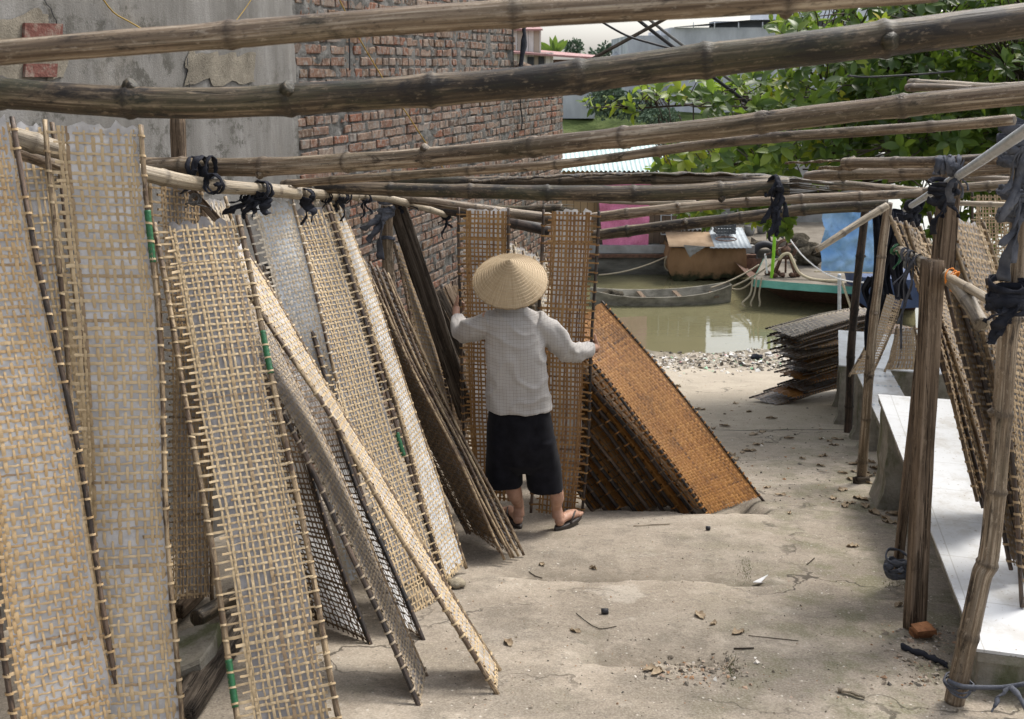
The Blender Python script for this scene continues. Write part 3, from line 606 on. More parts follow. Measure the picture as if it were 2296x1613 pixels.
tray('wide tan tray with grey sheer paper in the middle of the row', [(608, 486, 4.8), (738, 474, 5.0), (1000, 1325, 4.35), (903, 1394, 4.05)], 'wl', 'paperg', ('rodbrown', 'rodbrown'), 13, .0238, .0039, (.15, .88), (.12, .88), pv=(-.004, .93), poff=-.002, bow=.012, tapes=((.97, .60, .66),), group=RG, seed=12)
tray('white topped tray edge showing behind the wide tan tray', [(690, 447, 5.05), (752, 442, 5.25), (900, 1100, 4.9), (840, 1100, 4.8)], 'ww', 'paper', ('rodtan', 'rodtan'), 10, .03, .005, group=RG, seed=13)
tray('slim white tray right of the wide tan tray, edge frayed at the foot', [(738, 452, 5.1), (760, 450, 5.4), (1042, 1262, 4.7), (1000, 1310, 4.45)], 'wl', 'paperb', ('rodtan', 'rodtan'), 12, .025, .0042, (.16, .97), (.2, 1.0), poff=-.0002, wb=.0008, bow=.015, group=RG, seed=14)
for i in range(5):
    tray('dark brown tray in the leaning bundle beside the woman, ' + ('its mesh face in view' if i == 0 else 'only its lashed edge in view'),
         [(742 + 14 * i, 575 + 4 * i, 5.75 + .06 * i), (817 + 15 * i, 590 + 8 * i, 5.36 + .06 * i), (1128 + 10 * i, 1243 - 2 * i, 4.84 + .035 * i), (1040 + 10 * i, 1188 - 2 * i, 5.1 + .035 * i)],
         'wd', 'paperg' if i else None, ('rodbrown', 'rodtan'), 13 if i == 0 else 8, .022 if i == 0 else .03, .0045, (.06, .95), poff=-.006, bow=.01 + .004 * i, rodr=.0085, group='dark trays in the leaning bundle', seed=20 + i)
tray('grey tan tray between the bamboo post and the leaning plank', [(880, 548, 6.25), (918, 560, 6.55), (1030, 1010, 6.3), (985, 1000, 6.0)], 'wt', 'paperg', ('rodtan', 'rodbrown'), 11, .027, .005, poff=-.003, group=RG, seed=30)
for i in range(2):
    tray(('dark tray among the wood scraps against the brick wall, ' + ('nearer one' if i == 0 else 'farther one')), [(965 + 26 * i, 655 - 10 * i, 7.3), (1030 + 24 * i, 640, 7.6), (1080, 1000, 7.0), (1010, 1000, 6.8)], 'wd', None, ('roddark', 'rodbrown'), 9, .032, .006, group=RG, seed=33 + i)
tray('tray upright in the left hand of the woman in the conical hat', [(1029, 476, 6.05), (1141, 478, 6.05), (1152, 1124, 5.9), (1042, 1114, 5.95)], 'wb', 'paper', ('rodbrown', 'rodbrown'), 11, .0262, .0056, (.16, .95), (.16, .99), poff=-.012, bow=.0, rodr=.011, seed=40, group='trays held by the woman')
tray('tray upright in the right hand of the woman in the conical hat', [(1219, 478, 6.0), (1343, 481, 6.0), (1306, 1158, 5.85), (1192, 1146, 5.85)], 'wb', 'paper', ('rodbrown', 'roddark'), 11, .0285, .0056, (.16, .84), (.2, .86), poff=-.012, bow=.0, rodr=.012, ext=(.02, .012), seed=41, group='trays held by the woman')
for i in range(4):
    tray('whitened tray in the bundle behind the conical hat', [(1128 + 24 * i, 545 + 13 * i, 7.0), (1158 + 22 * i, 552 + 12 * i, 7.3), (1215 + 24 * i, 1010, 6.9), (1180 + 24 * i, 1010, 6.7)], 'ww', 'paper', ('rodtan', 'rodtan'), 7, .03, .006, group='whitened trays behind the hat', seed=45 + i)
# amber stack leaning left, top tray face up
O0 = [at(1262, 745, 6.1), at(1352, 682, 6.42), at(1703, 1112, 6.2), at(1585, 1153, 5.87)]
tray('orange amber tray on top of the leaning stack right of the woman', O0, 'wor', 'papero', ('roddark', 'roddark'), 20, .020, .0062, (.07, .97), (.05, 1.0), poff=-.0006, bow=.03, rodr=.011, amp=.0022, ext=(.02, .05), lash=2, group='stained trays in the leaning stack', seed=50)
for i in range(1, 9):
    BLi = at(1585 - 33 * i, 1151 - 2 * i, 6.02 + .022 * i); TLi = BLi + (O0[0] - O0[3]) * (1.0 - .045 * i) + RNG.normal(0, .012, 3)
    TRi = TLi + (O0[1] - O0[0]) * .95 ; BRi = BLi + (O0[2] - O0[3]) * .95; BLi = BLi + (BLi - TLi) * random.uniform(-.02, .06)
    tray('stained tray lower in the leaning stack right of the woman, dark lashed rod in view', [TLi, TRi, BRi, BLi], 'wor' if i in (2, 6) else 'wd', 'papero', ('roddark' if i % 4 else 'rodbrown', 'roddark'), 7, .05, .0055, (.10, .95), (.0, .97), poff=-.008, bow=.02, rodr=.0175, ext=(.02, .04), group='stained trays in the leaning stack', seed=50 + i)
# flat pile near the shore
ax = np.array([1.25, .8, 0]); ax /= np.linalg.norm(ax); sd_ = np.array([-ax[1], ax[0], 0]); A0 = G(1786, 905)
prof = [-.18, -.05, .22, .16, .26, .10, .24, .2, .12, .22, .1, .14, .02, .10, -.02, .04, -.06, .0]
for k in range(18):
    a = rad(random.uniform(-9, 9)); ca, sa = math.cos(a), math.sin(a); a1 = ax * ca + sd_ * sa; s1 = sd_ * ca - ax * sa
    z = A0[2] + .03 + k * .044; st = A0 + ax * (prof[k] + random.uniform(-.09, .09)) + sd_ * random.uniform(-.05, .05); st[2] = z + random.uniform(-.012, .012); tl = np.array([0, 0, random.uniform(-.03, .05)])
    top = k == 17
    tray('whitish tray lying on top of the flat pile near the shore' if top else 'dark tray lying in the flat pile near the shore', [st + s1 * .36 + np.array([0, 0, .01]), st, st + a1 * 1.8 + tl, st + a1 * 1.8 + s1 * .36 + tl],
         'ws' if top else ('wor' if k in (1, 4) else 'wb' if k % 2 else 'wd'), 'paperg' if top or k == 16 else 'papero' if k in (1, 5, 9) else 'paperg', ('roddark', 'roddark' if k % 3 else 'rodbrown'), 6, .042, .009, (.06, .95), poff=-.002, bow=.03 if top else .012, rodr=.012, low=True, ext=(random.uniform(.0, .12), .02), amp=.004, group='trays in the flat pile', seed=70 + k)
RR = 'trays leaning on the right rail'
tray('dark brown tray leaning lowest over the front tiled bench', [(2030, 560, 4.9), (2070, 560, 5.1), (2215, 1128, 4.5), (2196, 1126, 4.3)], 'wd', 'paperg', ('roddark', 'rodbrown'), 10, .026, .005, poff=-.01, group=RR, seed=90)
tray('tan tray at the left of the right hand row, frayed at the top', [(2003, 497, 4.6), (2046, 512, 4.85), (2226, 1120, 4.45), (2188, 1110, 4.2)], 'wt', 'paperg', ('rodtan', 'rodbrown'), 10, .026, .006, poff=-.01, group=RR, seed=91)
tray('tan tray second in the right hand row, its edge rod in view', [(2018, 500, 4.65), (2062, 522, 4.9), (2252, 1135, 4.5), (2206, 1120, 4.25)], 'wt', 'paper', ('rodbrown', 'rodtan'), 10, .026, .006, poff=-.01, group=RR, seed=97)
tray('tan tray third in the right hand row, its top leaning forward', [(2036, 508, 4.7), (2084, 548, 4.95), (2284, 1155, 4.5), (2228, 1132, 4.3)], 'wt', 'paper', ('rodtan', 'rodtan'), 10, .026, .006, poff=-.01, group=RR, seed=92)
tray('tan tray behind the orange tie on the right rail', [(2084, 490, 4.2), (2120, 498, 4.45), (2316, 1280, 3.95), (2262, 1262, 3.8)], 'wt', 'paperg', ('rodbrown', 'rodtan'), 9, .027, .006, (.16, .9), poff=-.01, group=RR, seed=93)
tray('brown rodded tray beside the one with its wide mesh face in view', [(2104, 490, 4.25), (2150, 502, 4.5), (2356, 1285, 4.0), (2292, 1280, 3.82)], 'wt', 'paperg', ('rodbrown', 'rodtan'), 9, .027, .006, (.16, .9), poff=-.01, group=RR, seed=99)
tray('tan tray with its wide mesh face in view at the right', [(2126, 492, 4.25), (2206, 514, 4.45), (2425, 1270, 4.0), (2324, 1300, 3.82)], 'wt', 'paper', ('rodtan', 'rodtan'), 11, .027, .0058, (.14, .9), poff=-.014, group=RR, seed=94)
tray('close tray cut off by the right edge of the picture, low behind the bamboo post', [(2215, 640, 3.9), (2300, 660, 4.1), (2410, 1400, 3.75), (2292, 1345, 3.6)], 'wt', 'paperg', ('rodbrown', 'rodtan'), 11, .026, .006, (.12, .9), poff=-.01, group=RR, seed=95)
tray('open mesh tray hanging behind the right bamboo post near the leaves', [(2180, 440, 7.2), (2266, 440, 7.2), (2272, 900, 7.0), (2196, 900, 7.0)], 'wt', None, ('rodbrown', 'rodtan'), 11, .026, .005, group=RR, seed=96)
tray('open mesh tray slanting off the flat pile between the two thin bamboo posts', [(1990, 656, 8.4), (2018, 672, 8.7), (1958, 835, 8.2), (1906, 838, 8.0)], 'wt', 'paper', ('rodtan', 'rodtan'), 10, .028, .006, (.06, .94), (.06, .7), poff=-.012, group=RR, seed=97)
tray('small tan tray propped on the far bench beside the flat pile', [(2012, 738, 8.7), (2052, 738, 8.7), (2062, 828, 8.5), (1986, 828, 8.5)], 'wt', 'paper', ('rodtan', 'rodtan'), 11, .026, .006, (.06, .94), poff=-.006, group=RR, seed=98)
# ================================================================== BAMBOO RACK
def bamboo(label, px, r0, r1, mt='bam', node=.34, cat='bamboo pole', group='bamboo poles of the drying rack', name='bamboo_pole', wob=.004, seed=0, broken=0, k=14, world=False):
    rg = np.random.default_rng(seed + 500); P = spline([np.array(p, float) if world else at(*p) for p in px], .012); n = len(P)
    S = np.concatenate([[0], np.cumsum(np.linalg.norm(np.diff(P, axis=0), axis=1))]); L = S[-1]
    for i in range(n): P[i] += wob * np.array([fb(S[i], seed, 0, 1.6, 2), fb(S[i], seed, 3, 1.6, 2), fb(S[i], seed, 7, 1.6, 2)])
    R = r0 + (r1 - r0) * S / L; nm = np.zeros(n); s_ = rg.uniform(.03, node); nodes = []
    while s_ < L:
        nodes.append(s_); s_ += node * rg.uniform(.8, 1.2)
    for q in nodes:
        nm += np.exp(-((S - q) / .010) ** 2); R = R * (1 + .12 * np.exp(-((S - q) / .008) ** 2) - .05 * np.exp(-((S - q - .017) / .008) ** 2) + .07 * np.exp(-((S - q) / .05) ** 2))
    R = R * (1 + .015 * np.sin(S * 21 + seed))
    mb = MB(); tube(mb, P, R, k, True, np.clip(nm, 0, 1))
    T, A, B = frames(P)
    for q in nodes:
        if rg.random() < .45:
            i = int(np.argmin(abs(S - q))); a = rg.uniform(0, 6.28); d = A[i] * math.cos(a) + B[i] * math.sin(a); r = R[i]
            tube(mb, np.array([P[i] + d * r * .6, P[i] + d * r * 1.0 + T[i] * r * .1, P[i] + d * r * 1.1 + T[i] * r * .2, P[i] + d * r * 1.12 + T[i] * r * .22]), np.array([.5, .42, .34, .2]) * r, 9, True, .5)
    if broken:
        for j in range(7):
            a = rg.uniform(0, 6.28); d = A[-1] * math.cos(a) + B[-1] * math.sin(a); l = rg.uniform(.3, 1.0) * broken; c0 = P[-1] + d * R[-1] * .75 - T[-1] * .05
            tube(mb, np.array([c0, c0 + T[-1] * l * .6 + d * .004, c0 + T[-1] * (l + .05) + d * .01 * rg.normal()]), np.array([.35, .28, .05]) * R[-1], 6, True, .3, asp=.45)
    else:   # flat dark disc at both cut ends, painted as the hollow's shade
        for (i, sg) in ((0, -1), (n - 1, 1)):
            ring = [P[i] + T[i] * sg * .001 + (A[i] * math.cos(t) + B[i] * math.sin(t)) * R[i] * .72 for t in np.arange(10) / 10 * 6.283]
            mb.add(ring, [list(range(10))], 1.0)
    return tag(mb.build(name, MT[mt]), label, cat, group)
bamboo('thick bamboo pole across the very top of the picture, nearest the camera', [(-60, 120, 2.1), (410, 84, 2.08), (1050, 36, 2.05), (1600, 4, 2.0), (2100, -30, 1.95)], .0265, .030, 'bam', .55, seed=1)
bamboo('thick mossy bamboo pole sagging across the picture, second from the top', [(-60, 205, 2.55), (330, 229, 2.5), (628, 226, 2.48), (1130, 190, 2.42), (1480, 149, 2.38), (1863, 103, 2.3), (2360, 40, 2.25)], .0385, .0405, 'bamdark', .36, seed=2)
bamboo('grey bamboo pole rising to the right, third from the top', [(318, 374, 4.3), (628, 373, 4.15), (972, 351, 3.7), (1411, 309, 3.2), (1857, 256, 2.8), (2340, 206, 2.5)], .041, .029, 'bam', .42, seed=3)
bamboo('slender bamboo pole rising to the right just under the third pole', [(636, 413, 4.85), (906, 394, 4.35), (1256, 367, 3.8), (1666, 315, 3.25), (2124, 283, 2.85), (2272, 270, 2.72)], .0205, .0155, 'bam', .40, seed=4)
bamboo('bamboo pole with a splintered right end near the middle of the rack', [(800, 414, 5.3), (1000, 409, 5.2), (1256, 406, 5.1), (1444, 402, 5.0), (1700, 405, 4.9), (1790, 412, 4.88)], .028, .029, 'bamdark', .40, seed=5, broken=.28)
mbx = MB(); P = spline([at(1050, 407, 5.08), at(1300, 393, 5.0), at(1500, 390, 4.95), at(1700, 394, 4.9), at(1868, 412, 4.85)], .03); ribbon(mbx, P, np.repeat([[0, .016, .003]], len(P), 0), .0035)
tag(mbx.build('split_bamboo', MT['bamdark']), 'thin split bamboo lath lying on top of the splintered pole', 'bamboo lath', 'split bamboo laths')
bamboo('thick dark bamboo pole under the splintered pole, level across the middle', [(640, 418, 5.1), (878, 424, 5.05), (1058, 430, 5.0), (1256, 434, 4.95), (1500, 433, 4.9), (1700, 421, 4.85), (1770, 418, 4.83)], .031, .044, 'bamdark', .42, seed=6, broken=.1)
bamboo('bamboo pole dropping behind the tops of the two held trays', [(870, 440, 6.1), (987, 456, 6.15), (1137, 477, 6.2), (1250, 492, 6.25)], .028, .034, 'bam', .45, seed=7)
bamboo('pale bamboo pole running from the held trays up to the right post', [(1300, 493, 6.25), (1458, 473, 6.1), (1614, 459, 6.0), (1850, 444, 5.8), (2075, 434, 5.55)], .034, .026, 'bam', .36, seed=8)
bamboo('dark bamboo pole behind the held trays, dropping to the right', [(900, 452, 6.7), (1050, 478, 6.75), (1137, 496, 6.8), (1230, 517, 6.85)], .036, .042, 'roddark', .5, seed=9)
bamboo('dark bamboo pole from the held trays rising to the right, lowest of the rack', [(1330, 529, 6.9), (1461, 512, 6.75), (1614, 494, 6.6), (1800, 471, 6.4), (1990, 458, 6.2)], .039, .036, 'bamdark', .42, seed=10)
bamboo('short mossy bamboo stump end behind the held trays', [(1090, 470, 7.6), (1180, 472, 7.5), (1262, 470, 7.4)], .034, .04, 'bamdark', .5, seed=11, broken=.12)
bamboo('left rail bamboo, the near thick length behind the two front trays', [(10, 300, 3.62), (103, 328, 3.68), (325, 389, 3.86), (473, 418, 4.2), (598, 426, 4.5), (668, 436, 4.75)], .036, .026, 'bamlite', .42, seed=12)
bamboo('left rail bamboo, the far slender length ending beside the plank', [(600, 424, 4.58), (743, 438, 5.15), (855, 443, 5.75), (952, 467, 6.4), (1012, 486, 6.85)], .027, .019, 'bamlite', .38, seed=13)
bamboo('short bamboo under the left rail between the two front trays', [(30, 338, 3.75), (133, 375, 3.95), (330, 440, 4.2)], .026, .024, 'bam', .4, seed=14)
bamboo('bamboo pole behind the left timber post joining the rail', [(240, 372, 4.55), (325, 374, 4.45), (420, 378, 4.35)], .03, .03, 'bamdark', .4, seed=15)
# right hand cluster of poles
bamboo('bamboo pole with a torn split left end near the metal pipe', [(1895, 367, 4.6), (2010, 365, 4.2), (2124, 364, 3.9), (2300, 352, 3.5)], .025, .022, 'bam', .33, seed=16)
mbx = MB(); P = spline([at(1760, 366, 5.0), at(1850, 362, 4.75), at(1960, 358, 4.4)], .03); ribbon(mbx, P, np.repeat([[0, .014, -.004]], len(P), 0), .003); P = spline([at(1835, 377, 4.8), at(1900, 377, 4.6), at(1960, 373, 4.4)], .03); ribbon(mbx, P, np.repeat([[0, .012, -.01]], len(P), 0), .003)
tag(mbx.build('split_bamboo', MT['bam']), 'split bamboo lath sticking out left of the torn pole', 'bamboo lath', 'split bamboo laths')
bamboo('brown bamboo pole under the torn pole at right', [(1812, 398, 5.2), (1863, 394, 5.0), (2113, 385, 4.5), (2300, 374, 4.1)], .030, .030, 'bam', .36, seed=17)
bamboo('thin bamboo crossing behind the metal pipe, upper one', [(1990, 404, 6.4), (2070, 397, 6.3), (2280, 404, 6.1), (2340, 406, 6.0)], .018, .022, 'bam', .36, seed=18)
bamboo('bamboo pole from the splintered end to the metal pipe', [(1862, 414, 6.0), (1930, 418, 5.9), (2060, 430, 5.7), (2110, 434, 5.6)], .028, .026, 'bam', .36, seed=19)
bamboo('thin bamboo crossing behind the right posts, lower one', [(2060, 434, 5.6), (2160, 421, 5.3), (2340, 408, 5.0)], .026, .026, 'bam', .36, seed=20)
bamboo('thinnest bamboo far behind the right post', [(2110, 455, 6.4), (2200, 458, 6.3), (2330, 462, 6.2)], .017, .017, 'bamlite', .36, seed=21)
bamboo('weathered broken log on top of the third pole at upper right', [(2042, 185, 3.6), (2120, 190, 3.4), (2230, 196, 3.1), (2330, 188, 2.9)], .014, .012, 'bamlite', .5, seed=22)
bamboo('short split brown log lying on the third pole at upper right', [(2035, 197, 3.5), (2100, 197, 3.3), (2180, 200, 3.1)], .014, .012, 'bam', .5, seed=23)
bamboo('thin pale bamboo glimpsed between the two middle poles', [(1290, 447, 6.6), (1440, 455, 6.6), (1560, 452, 6.6)], .016, .014, 'bamlite', .4, seed=33)
bamboo('pale thin bamboo peeping right of the pink cloth', [(1640, 452, 7.2), (1760, 448, 7.2), (1870, 440, 7.0)], .017, .017, 'bamlite', .4, seed=34)
bamboo('snapped bamboo slanting down to the left by the blue tarpaulin', [(1988, 462, 6.0), (1910, 510, 5.9), (1832, 560, 5.8)], .023, .019, 'bamlite', .3, seed=24, broken=.05)
GP = 'upright bamboo posts'
bamboo('thick bamboo post at the right front, black cloth tied round it', [(2139, 1574, 3.21), (2169, 1437, 3.22), (2200, 1298, 3.24), (2222, 1211, 3.25), (2260, 762, 3.3), (2280, 600, 3.3), (2290, 330, 3.3)], .034, .032, 'bam', .33, 'bamboo post', GP, 'bamboo_post', seed=25)
bamboo('slim light bamboo post on a wooden shoe beside the second bench', [(1931, 1078, 6.78), (1955, 762, 6.7), (1976, 580, 6.65), (1992, 455, 6.6)], .035, .028, 'bam', .4, 'bamboo post', GP, 'bamboo_post', seed=26)
bamboo('slim dark bamboo post in front of the flat pile', [(1901, 970, 8.82), (1910, 762, 8.7), (1926, 600, 8.6), (1942, 455, 8.5)], .037, .034, 'roddark', .5, 'bamboo post', GP, 'bamboo_post', seed=27)
bamboo('greenish bamboo post bound with black cloth at the left rail end', [(868, 460, 6.15), (869, 560, 6.15), (872, 640, 6.15), (880, 900, 6.15)], .037, .037, 'bam', .5, 'bamboo post', GP, 'bamboo_post', seed=28)
bamboo('right rail bamboo carrying the trays, upper pale one', [(2008, 556, 4.6), (2075, 588, 4.25), (2110, 612, 4.0), (2180, 650, 3.6), (2246, 690, 3.25)], .018, .0165, 'bamlite', .3, seed=29)
bamboo('thicker cut bamboo beneath the pale right rail', [(2055, 582, 4.4), (2124, 624, 3.95), (2165, 668, 3.65), (2202, 728, 3.45)], .027, .027, 'bamlite', .3, seed=30)
mbx = MB(); tube(mbx, spline([at(2330, 272, 2.55), at(2288, 301, 2.7), at(2157, 389, 3.7), at(2030, 470, 5.9)], .1), .0165, 14); tag(mbx.build('metal_pipe', MT['steel']), 'galvanised metal pipe slanting down from the right edge', 'pipe')
# timbers
def timber(label, A, B, wx, wy, mt='timber', cat='timber post', name='timber_post', seed=0, group=None, rough=.003, twist=None):
    P = spline([A, B], .03); n = len(P); k = 20; T, Aa, Bb = frames(P); mb = MB()
    fx = np.array([1, 0, 0]) if twist is None else np.array(twist, float)
    a = fx - T[0] * np.dot(fx, T[0]); a /= np.linalg.norm(a); b = np.cross(T[0], a)
    th = (np.arange(k) + .5) / k * 6.28318; c = np.sign(np.cos(th)) * np.abs(np.cos(th)) ** .22; s_ = np.sign(np.sin(th)) * np.abs(np.sin(th)) ** .22
    V = np.zeros((n, k, 3)); S = np.linspace(0, np.linalg.norm(P[-1] - P[0]), n); pc = np.zeros((n, k, 3))
    for i in range(n):
        for j in range(k):
            q = 1 + rough / max(wx, wy) * 4 * fb(S[i] * .6, j * .9, seed, 2.2, 4); end = 1 if 0 < i < n - 1 else .96
            V[i, j] = P[i] + a * c[j] * wx / 2 * q * end + b * s_[j] * wy / 2 * q * end; pc[i, j] = (c[j] * wx / 2, s_[j] * wy / 2, S[i])
            if i in (0, n - 1): V[i, j] += T[i] * .012 * fb(j * .7, seed, i, 1.1, 3)
    mb.add(V.reshape(-1, 3), grid_faces(n, k, True).tolist() + [list(range(k))[::-1], [(n - 1) * k + j for j in range(k)]], 0.0, pc.reshape(-1, 3))
    return tag(mb.build(name, MT[mt]), label, cat, group)
timber('square weathered timber post with a cracked foot, in front of the tiled bench', at(2050, 1411, 3.92), at(2092, 585, 3.95), .078, .055, seed=1, twist=(.97, .25, 0))
timber('narrow dark timber leaning right behind the square timber post', at(2010, 1292, 4.5), at(2080, 640, 4.6), .032, .04, 'timber', seed=2)
timber('grey timber stump bound with rags under the metal pipe', at(2110, 640, 4.1), at(2133, 375, 4.15), .075, .06, seed=3)
timber('dark timber post rising above the left rail', at(418, 900, 4.35), at(397, 262, 4.3), .05, .045, 'timber', seed=4)
timber('dark timber bar behind the two front left trays', at(20, 398, 3.9), at(250, 415, 4.3), .06, .04, 'timberd', 'timber bar', 'timber_bar', seed=5)
timber('long dark plank leaning against the rack in front of the brick wall', at(1050, 935, 6.35), at(884, 446, 6.25), .118, .05, 'timberd', 'plank', 'leaning_plank', seed=6, twist=(.9, -.1, .3), rough=.005)
timber('small strut nailed to the dark timber post at the left rail', at(492, 498, 4.2), at(430, 428, 4.25), .03, .02, 'timber', 'strut', 'timber_strut', seed=7)
timber('wooden shoe under the slim light bamboo post', at(1918, 1080, 6.72), at(1945, 1078, 6.78), .055, .06, 'timberd', 'wood block', 'wood_block', seed=8)
timber('split grey timber on the ground at bottom left', G(405, 1640, .05), G(545, 1420, .06), .10, .06, 'timberd', 'timber', 'fallen_timber', seed=9)
for i, (a, b, lb) in enumerate((((985, 652, 6.9), (1040, 762, 6.7), 'dark split board among the wood scraps beside the plank'), ((1004, 640, 6.95), (1030, 700, 6.8), 'pale split board among the wood scraps beside the plank'), ((975, 668, 7.0), (1036, 800, 6.9), 'longest board among the wood scraps beside the plank'))):
    timber(lb, at(*b), at(*a), .05, .02, 'timberd' if i != 1 else 'timber', 'board', 'scrap_board', seed=20 + i, group='wood scraps beside the plank')
bamboo('cut bamboo tube lying in the dark gap behind the front trays', [(440, 1388, 3.85), (480, 1365, 3.95), (540, 1330, 4.15)], .036, .036, 'bamdark', .3, 'bamboo tube', None, 'bamboo_tube', seed=31)
timber('brown board lying in the gap behind the front trays', G(400, 1400, .06), G(470, 1340, .08), .05, .06, 'timber', 'board', 'scrap_board', seed=12)
mbx = MB(); c = G(430, 1515); rows = []; base = [(-.10, -.15), (.0, -.17), (.085, -.14), (.10, .0), (.08, .13), (-.02, .15), (-.10, .12), (-.11, -.02)]
for h, k in ((-.06, 1.03), (.05, 1.0), (.115, .96), (.128, .9)): rows.append([c + np.array([x * k + .01 * fb(x * 9, y * 9, h * 9, 1.0, 3), y * k, h + .02 * x / .1 + .012 * fb(x * 20, y * 20, 0, 1, 2)]) for x, y in base])
mbx.add(np.array(rows).reshape(-1, 3), grid_faces(4, 8, True).tolist() + [[24 + i for i in range(8)]]); tag(mbx.build('concrete_block', MT['bconc'], smooth=False), 'rough mossy concrete block on the ground between the front left trays', 'concrete block')
# ================================================================== TIES
def rag(label, c, axis, r, tails=(), turns=4, wd=.012, mt='rag', spread=.03, cat='cloth tie', name='cloth_tie', seed=0, group='cloth ties on the rack', thin=False):
    rg = np.random.default_rng(seed + 900); c = np.array(c); axis = np.array(axis, float); axis /= np.linalg.norm(axis)
    a = np.cross(axis, [0, 0, 1]);  a = a / np.linalg.norm(a) if np.linalg.norm(a) > .1 else np.array([1.0, 0, 0]); b = np.cross(axis, a); mb = MB()
    for k in range(turns):
        th = np.linspace(0, 6.6, 26) + rg.uniform(0, 6); o = rg.uniform(-spread, spread); tl = rg.uniform(-.5, .5); rr = r * (1 + .06 + .03 * k + .05 * np.sin(th * 3 + k) + .03 * np.sin(th * 7 + 2 * k))
        P = c + axis * (o + tl * r * np.sin(th))[:, None] + (a * np.cos(th)[:, None] + b * np.sin(th)[:, None]) * rr[:, None]
        wv = np.repeat(axis[None], 26, 0) * (wd * rg.uniform(.35, .8)) * (1 + .35 * np.sin(th * 2 + k) + .2 * np.sin(th * 5))[:, None]; ribbon(mb, P, wv, .0022)
    if turns: blob(mb, c + a * r * 1.0 * rg.choice([-1, 1]) - np.array([0, r * .7, 0]), (wd * 1.1, wd * .9, wd * .9), seed, 9, 12, .9)
    for (dx, dz, w2) in tails:
        n = 16; t = np.linspace(0, 1, n); ph = rg.uniform(0, 6)
        P = c + np.outer(t, [dx, 0, 0]) + np.stack([.012 * np.sin(t * 7 + ph), -r * .9 + .012 * np.cos(t * 6 + ph) - .01, -abs(dz) * t if dz > 0 else -dz * t], 1)
        ang = ph + 2.2 * t; wv = np.stack([np.cos(ang), np.sin(ang) * .7, np.zeros(n)], 1) * (w2 * (1 - .35 * t * (rg.random() < .6)))[:, None]; ribbon(mb, P, wv, .0022)
    return tag(mb.build(name, MT[mt]), label, cat, group)
X_ = (1, .1, .02); D_ = (.32, .94, -.2); Z_ = (0, 0, 1)
rag('black cloth tie binding the third pole to the left timber post', at(452, 378, 4.15), (1, -.2, .05), .044, ((-.06, .10, .010),), 5, .011, spread=.045, seed=1)
rag('dark loop of cloth around the left rail under the third pole', at(475, 412, 4.1), D_, .036, (), 3, .012, spread=.03, seed=2)
rag('thick knot of black rags around the left rail over the bluish tray', at(590, 428, 4.45), D_, .036, ((-.12, .05, .022), (-.16, .10, .022), (-.08, .12, .02), (.03, .10, .03)), 5, .011, spread=.04, seed=3)
rag('big bunch of black rag hanging from the left rail above the bluish tray', at(560, 444, 4.42), D_, .02, ((-.03, .07, .018), (-.07, .06, .016), (.02, .08, .018), (.05, .05, .014)), 2, .012, spread=.04, seed=4)
rag('black strap hanging over the top of the wide tan tray', at(690, 440, 4.85), D_, .03, ((-.03, .17, .013), (.03, .12, .03)), 3, .014, spread=.02, seed=5)
rag('black tie with short hanging end on the left rail, right of the wide tan tray', at(770, 440, 5.2), D_, .03, ((.0, .13, .016), (-.06, .10, .012)), 4, .014, spread=.03, seed=6)
rag('thin black string loop hanging from the rail above the wide tan tray', at(735, 442, 5.1), D_, .028, ((-.02, .11, .004), (.02, .10, .004)), 2, .004, spread=.03, seed=7)
rag('two black ribbons hanging from the rail left of the bamboo post', at(822, 444, 5.5), D_, .024, ((-.03, .11, .007), (.02, .09, .007)), 3, .008, spread=.03, seed=8)
rag('dark grey rags drooping left of the bound bamboo post', at(866, 465, 6.1), Z_, .042, ((-.13, .14, .03), (-.05, .32, .035), (-.1, .22, .03), (.0, .1, .02)), 6, .016, 'raggrey', .05, seed=9)
rag('black binding low on the bamboo post beside the plank', at(869, 540, 6.15), Z_, .039, (), 3, .01, 'raggrey', .04, seed=10)
rag('black cloth tie on the rail right of the plank top', at(905, 453, 6.15), D_, .022, ((.10, .05, .012), (-.02, .07, .012)), 3, .012, spread=.02, seed=11)
rag('black and white knot at the very end of the left rail', at(1000, 484, 6.78), D_, .022, ((-.02, .16, .012), (.03, .08, .014), (-.05, .06, .012)), 5, .012, spread=.03, seed=12)
rag('long black rag hanging from the two middle poles against the boats', at(1735, 418, 4.78), X_, .045, ((-.05, .17, .02), (.0, .24, .016), (.035, .12, .018), (.06, .14, .014)), 3, .016, spread=.02, seed=13)
rag('narrow black rag end hanging lowest beside the green boat pole', at(1738, 470, 4.72), X_, .012, ((-.02, .15, .022), (.005, .11, .012)), 2, .012, spread=.01, seed=14)
rag('grey rag wound with string where the torn pole meets the metal pipe', at(2135, 372, 3.82), (1, -.5, 0), .03, ((.03, .12, .006), (-.02, .14, .02), (.05, .09, .006)), 9, .013, 'raggrey', .05, seed=15)
rag('dark blue rag strips hanging from the timber stump under the pipe', at(2112, 430, 4.05), Z_, .045, ((-.05, .17, .02), (-.02, .10, .02), (.05, .10, .012)), 5, .014, 'rag', .05, seed=16)
rag('big bundle of grey torn rags at the top of the right front post', at(2282, 325, 3.15), Z_, .044, ((-.05, .24, .012), (-.03, .20, .016), (-.015, .26, .008), (.01, .18, .014), (-.06, .15, .014), (.02, .12, .02)), 9, .018, 'raggrey', .07, seed=17)
rag('torn grey and white rag halfway up the right front post', at(2276, 450, 3.24), Z_, .043, ((-.045, .26, .02), (-.05, .14, .018), (-.02, .20, .012)), 7, .016, 'raggrey', .05, seed=18)
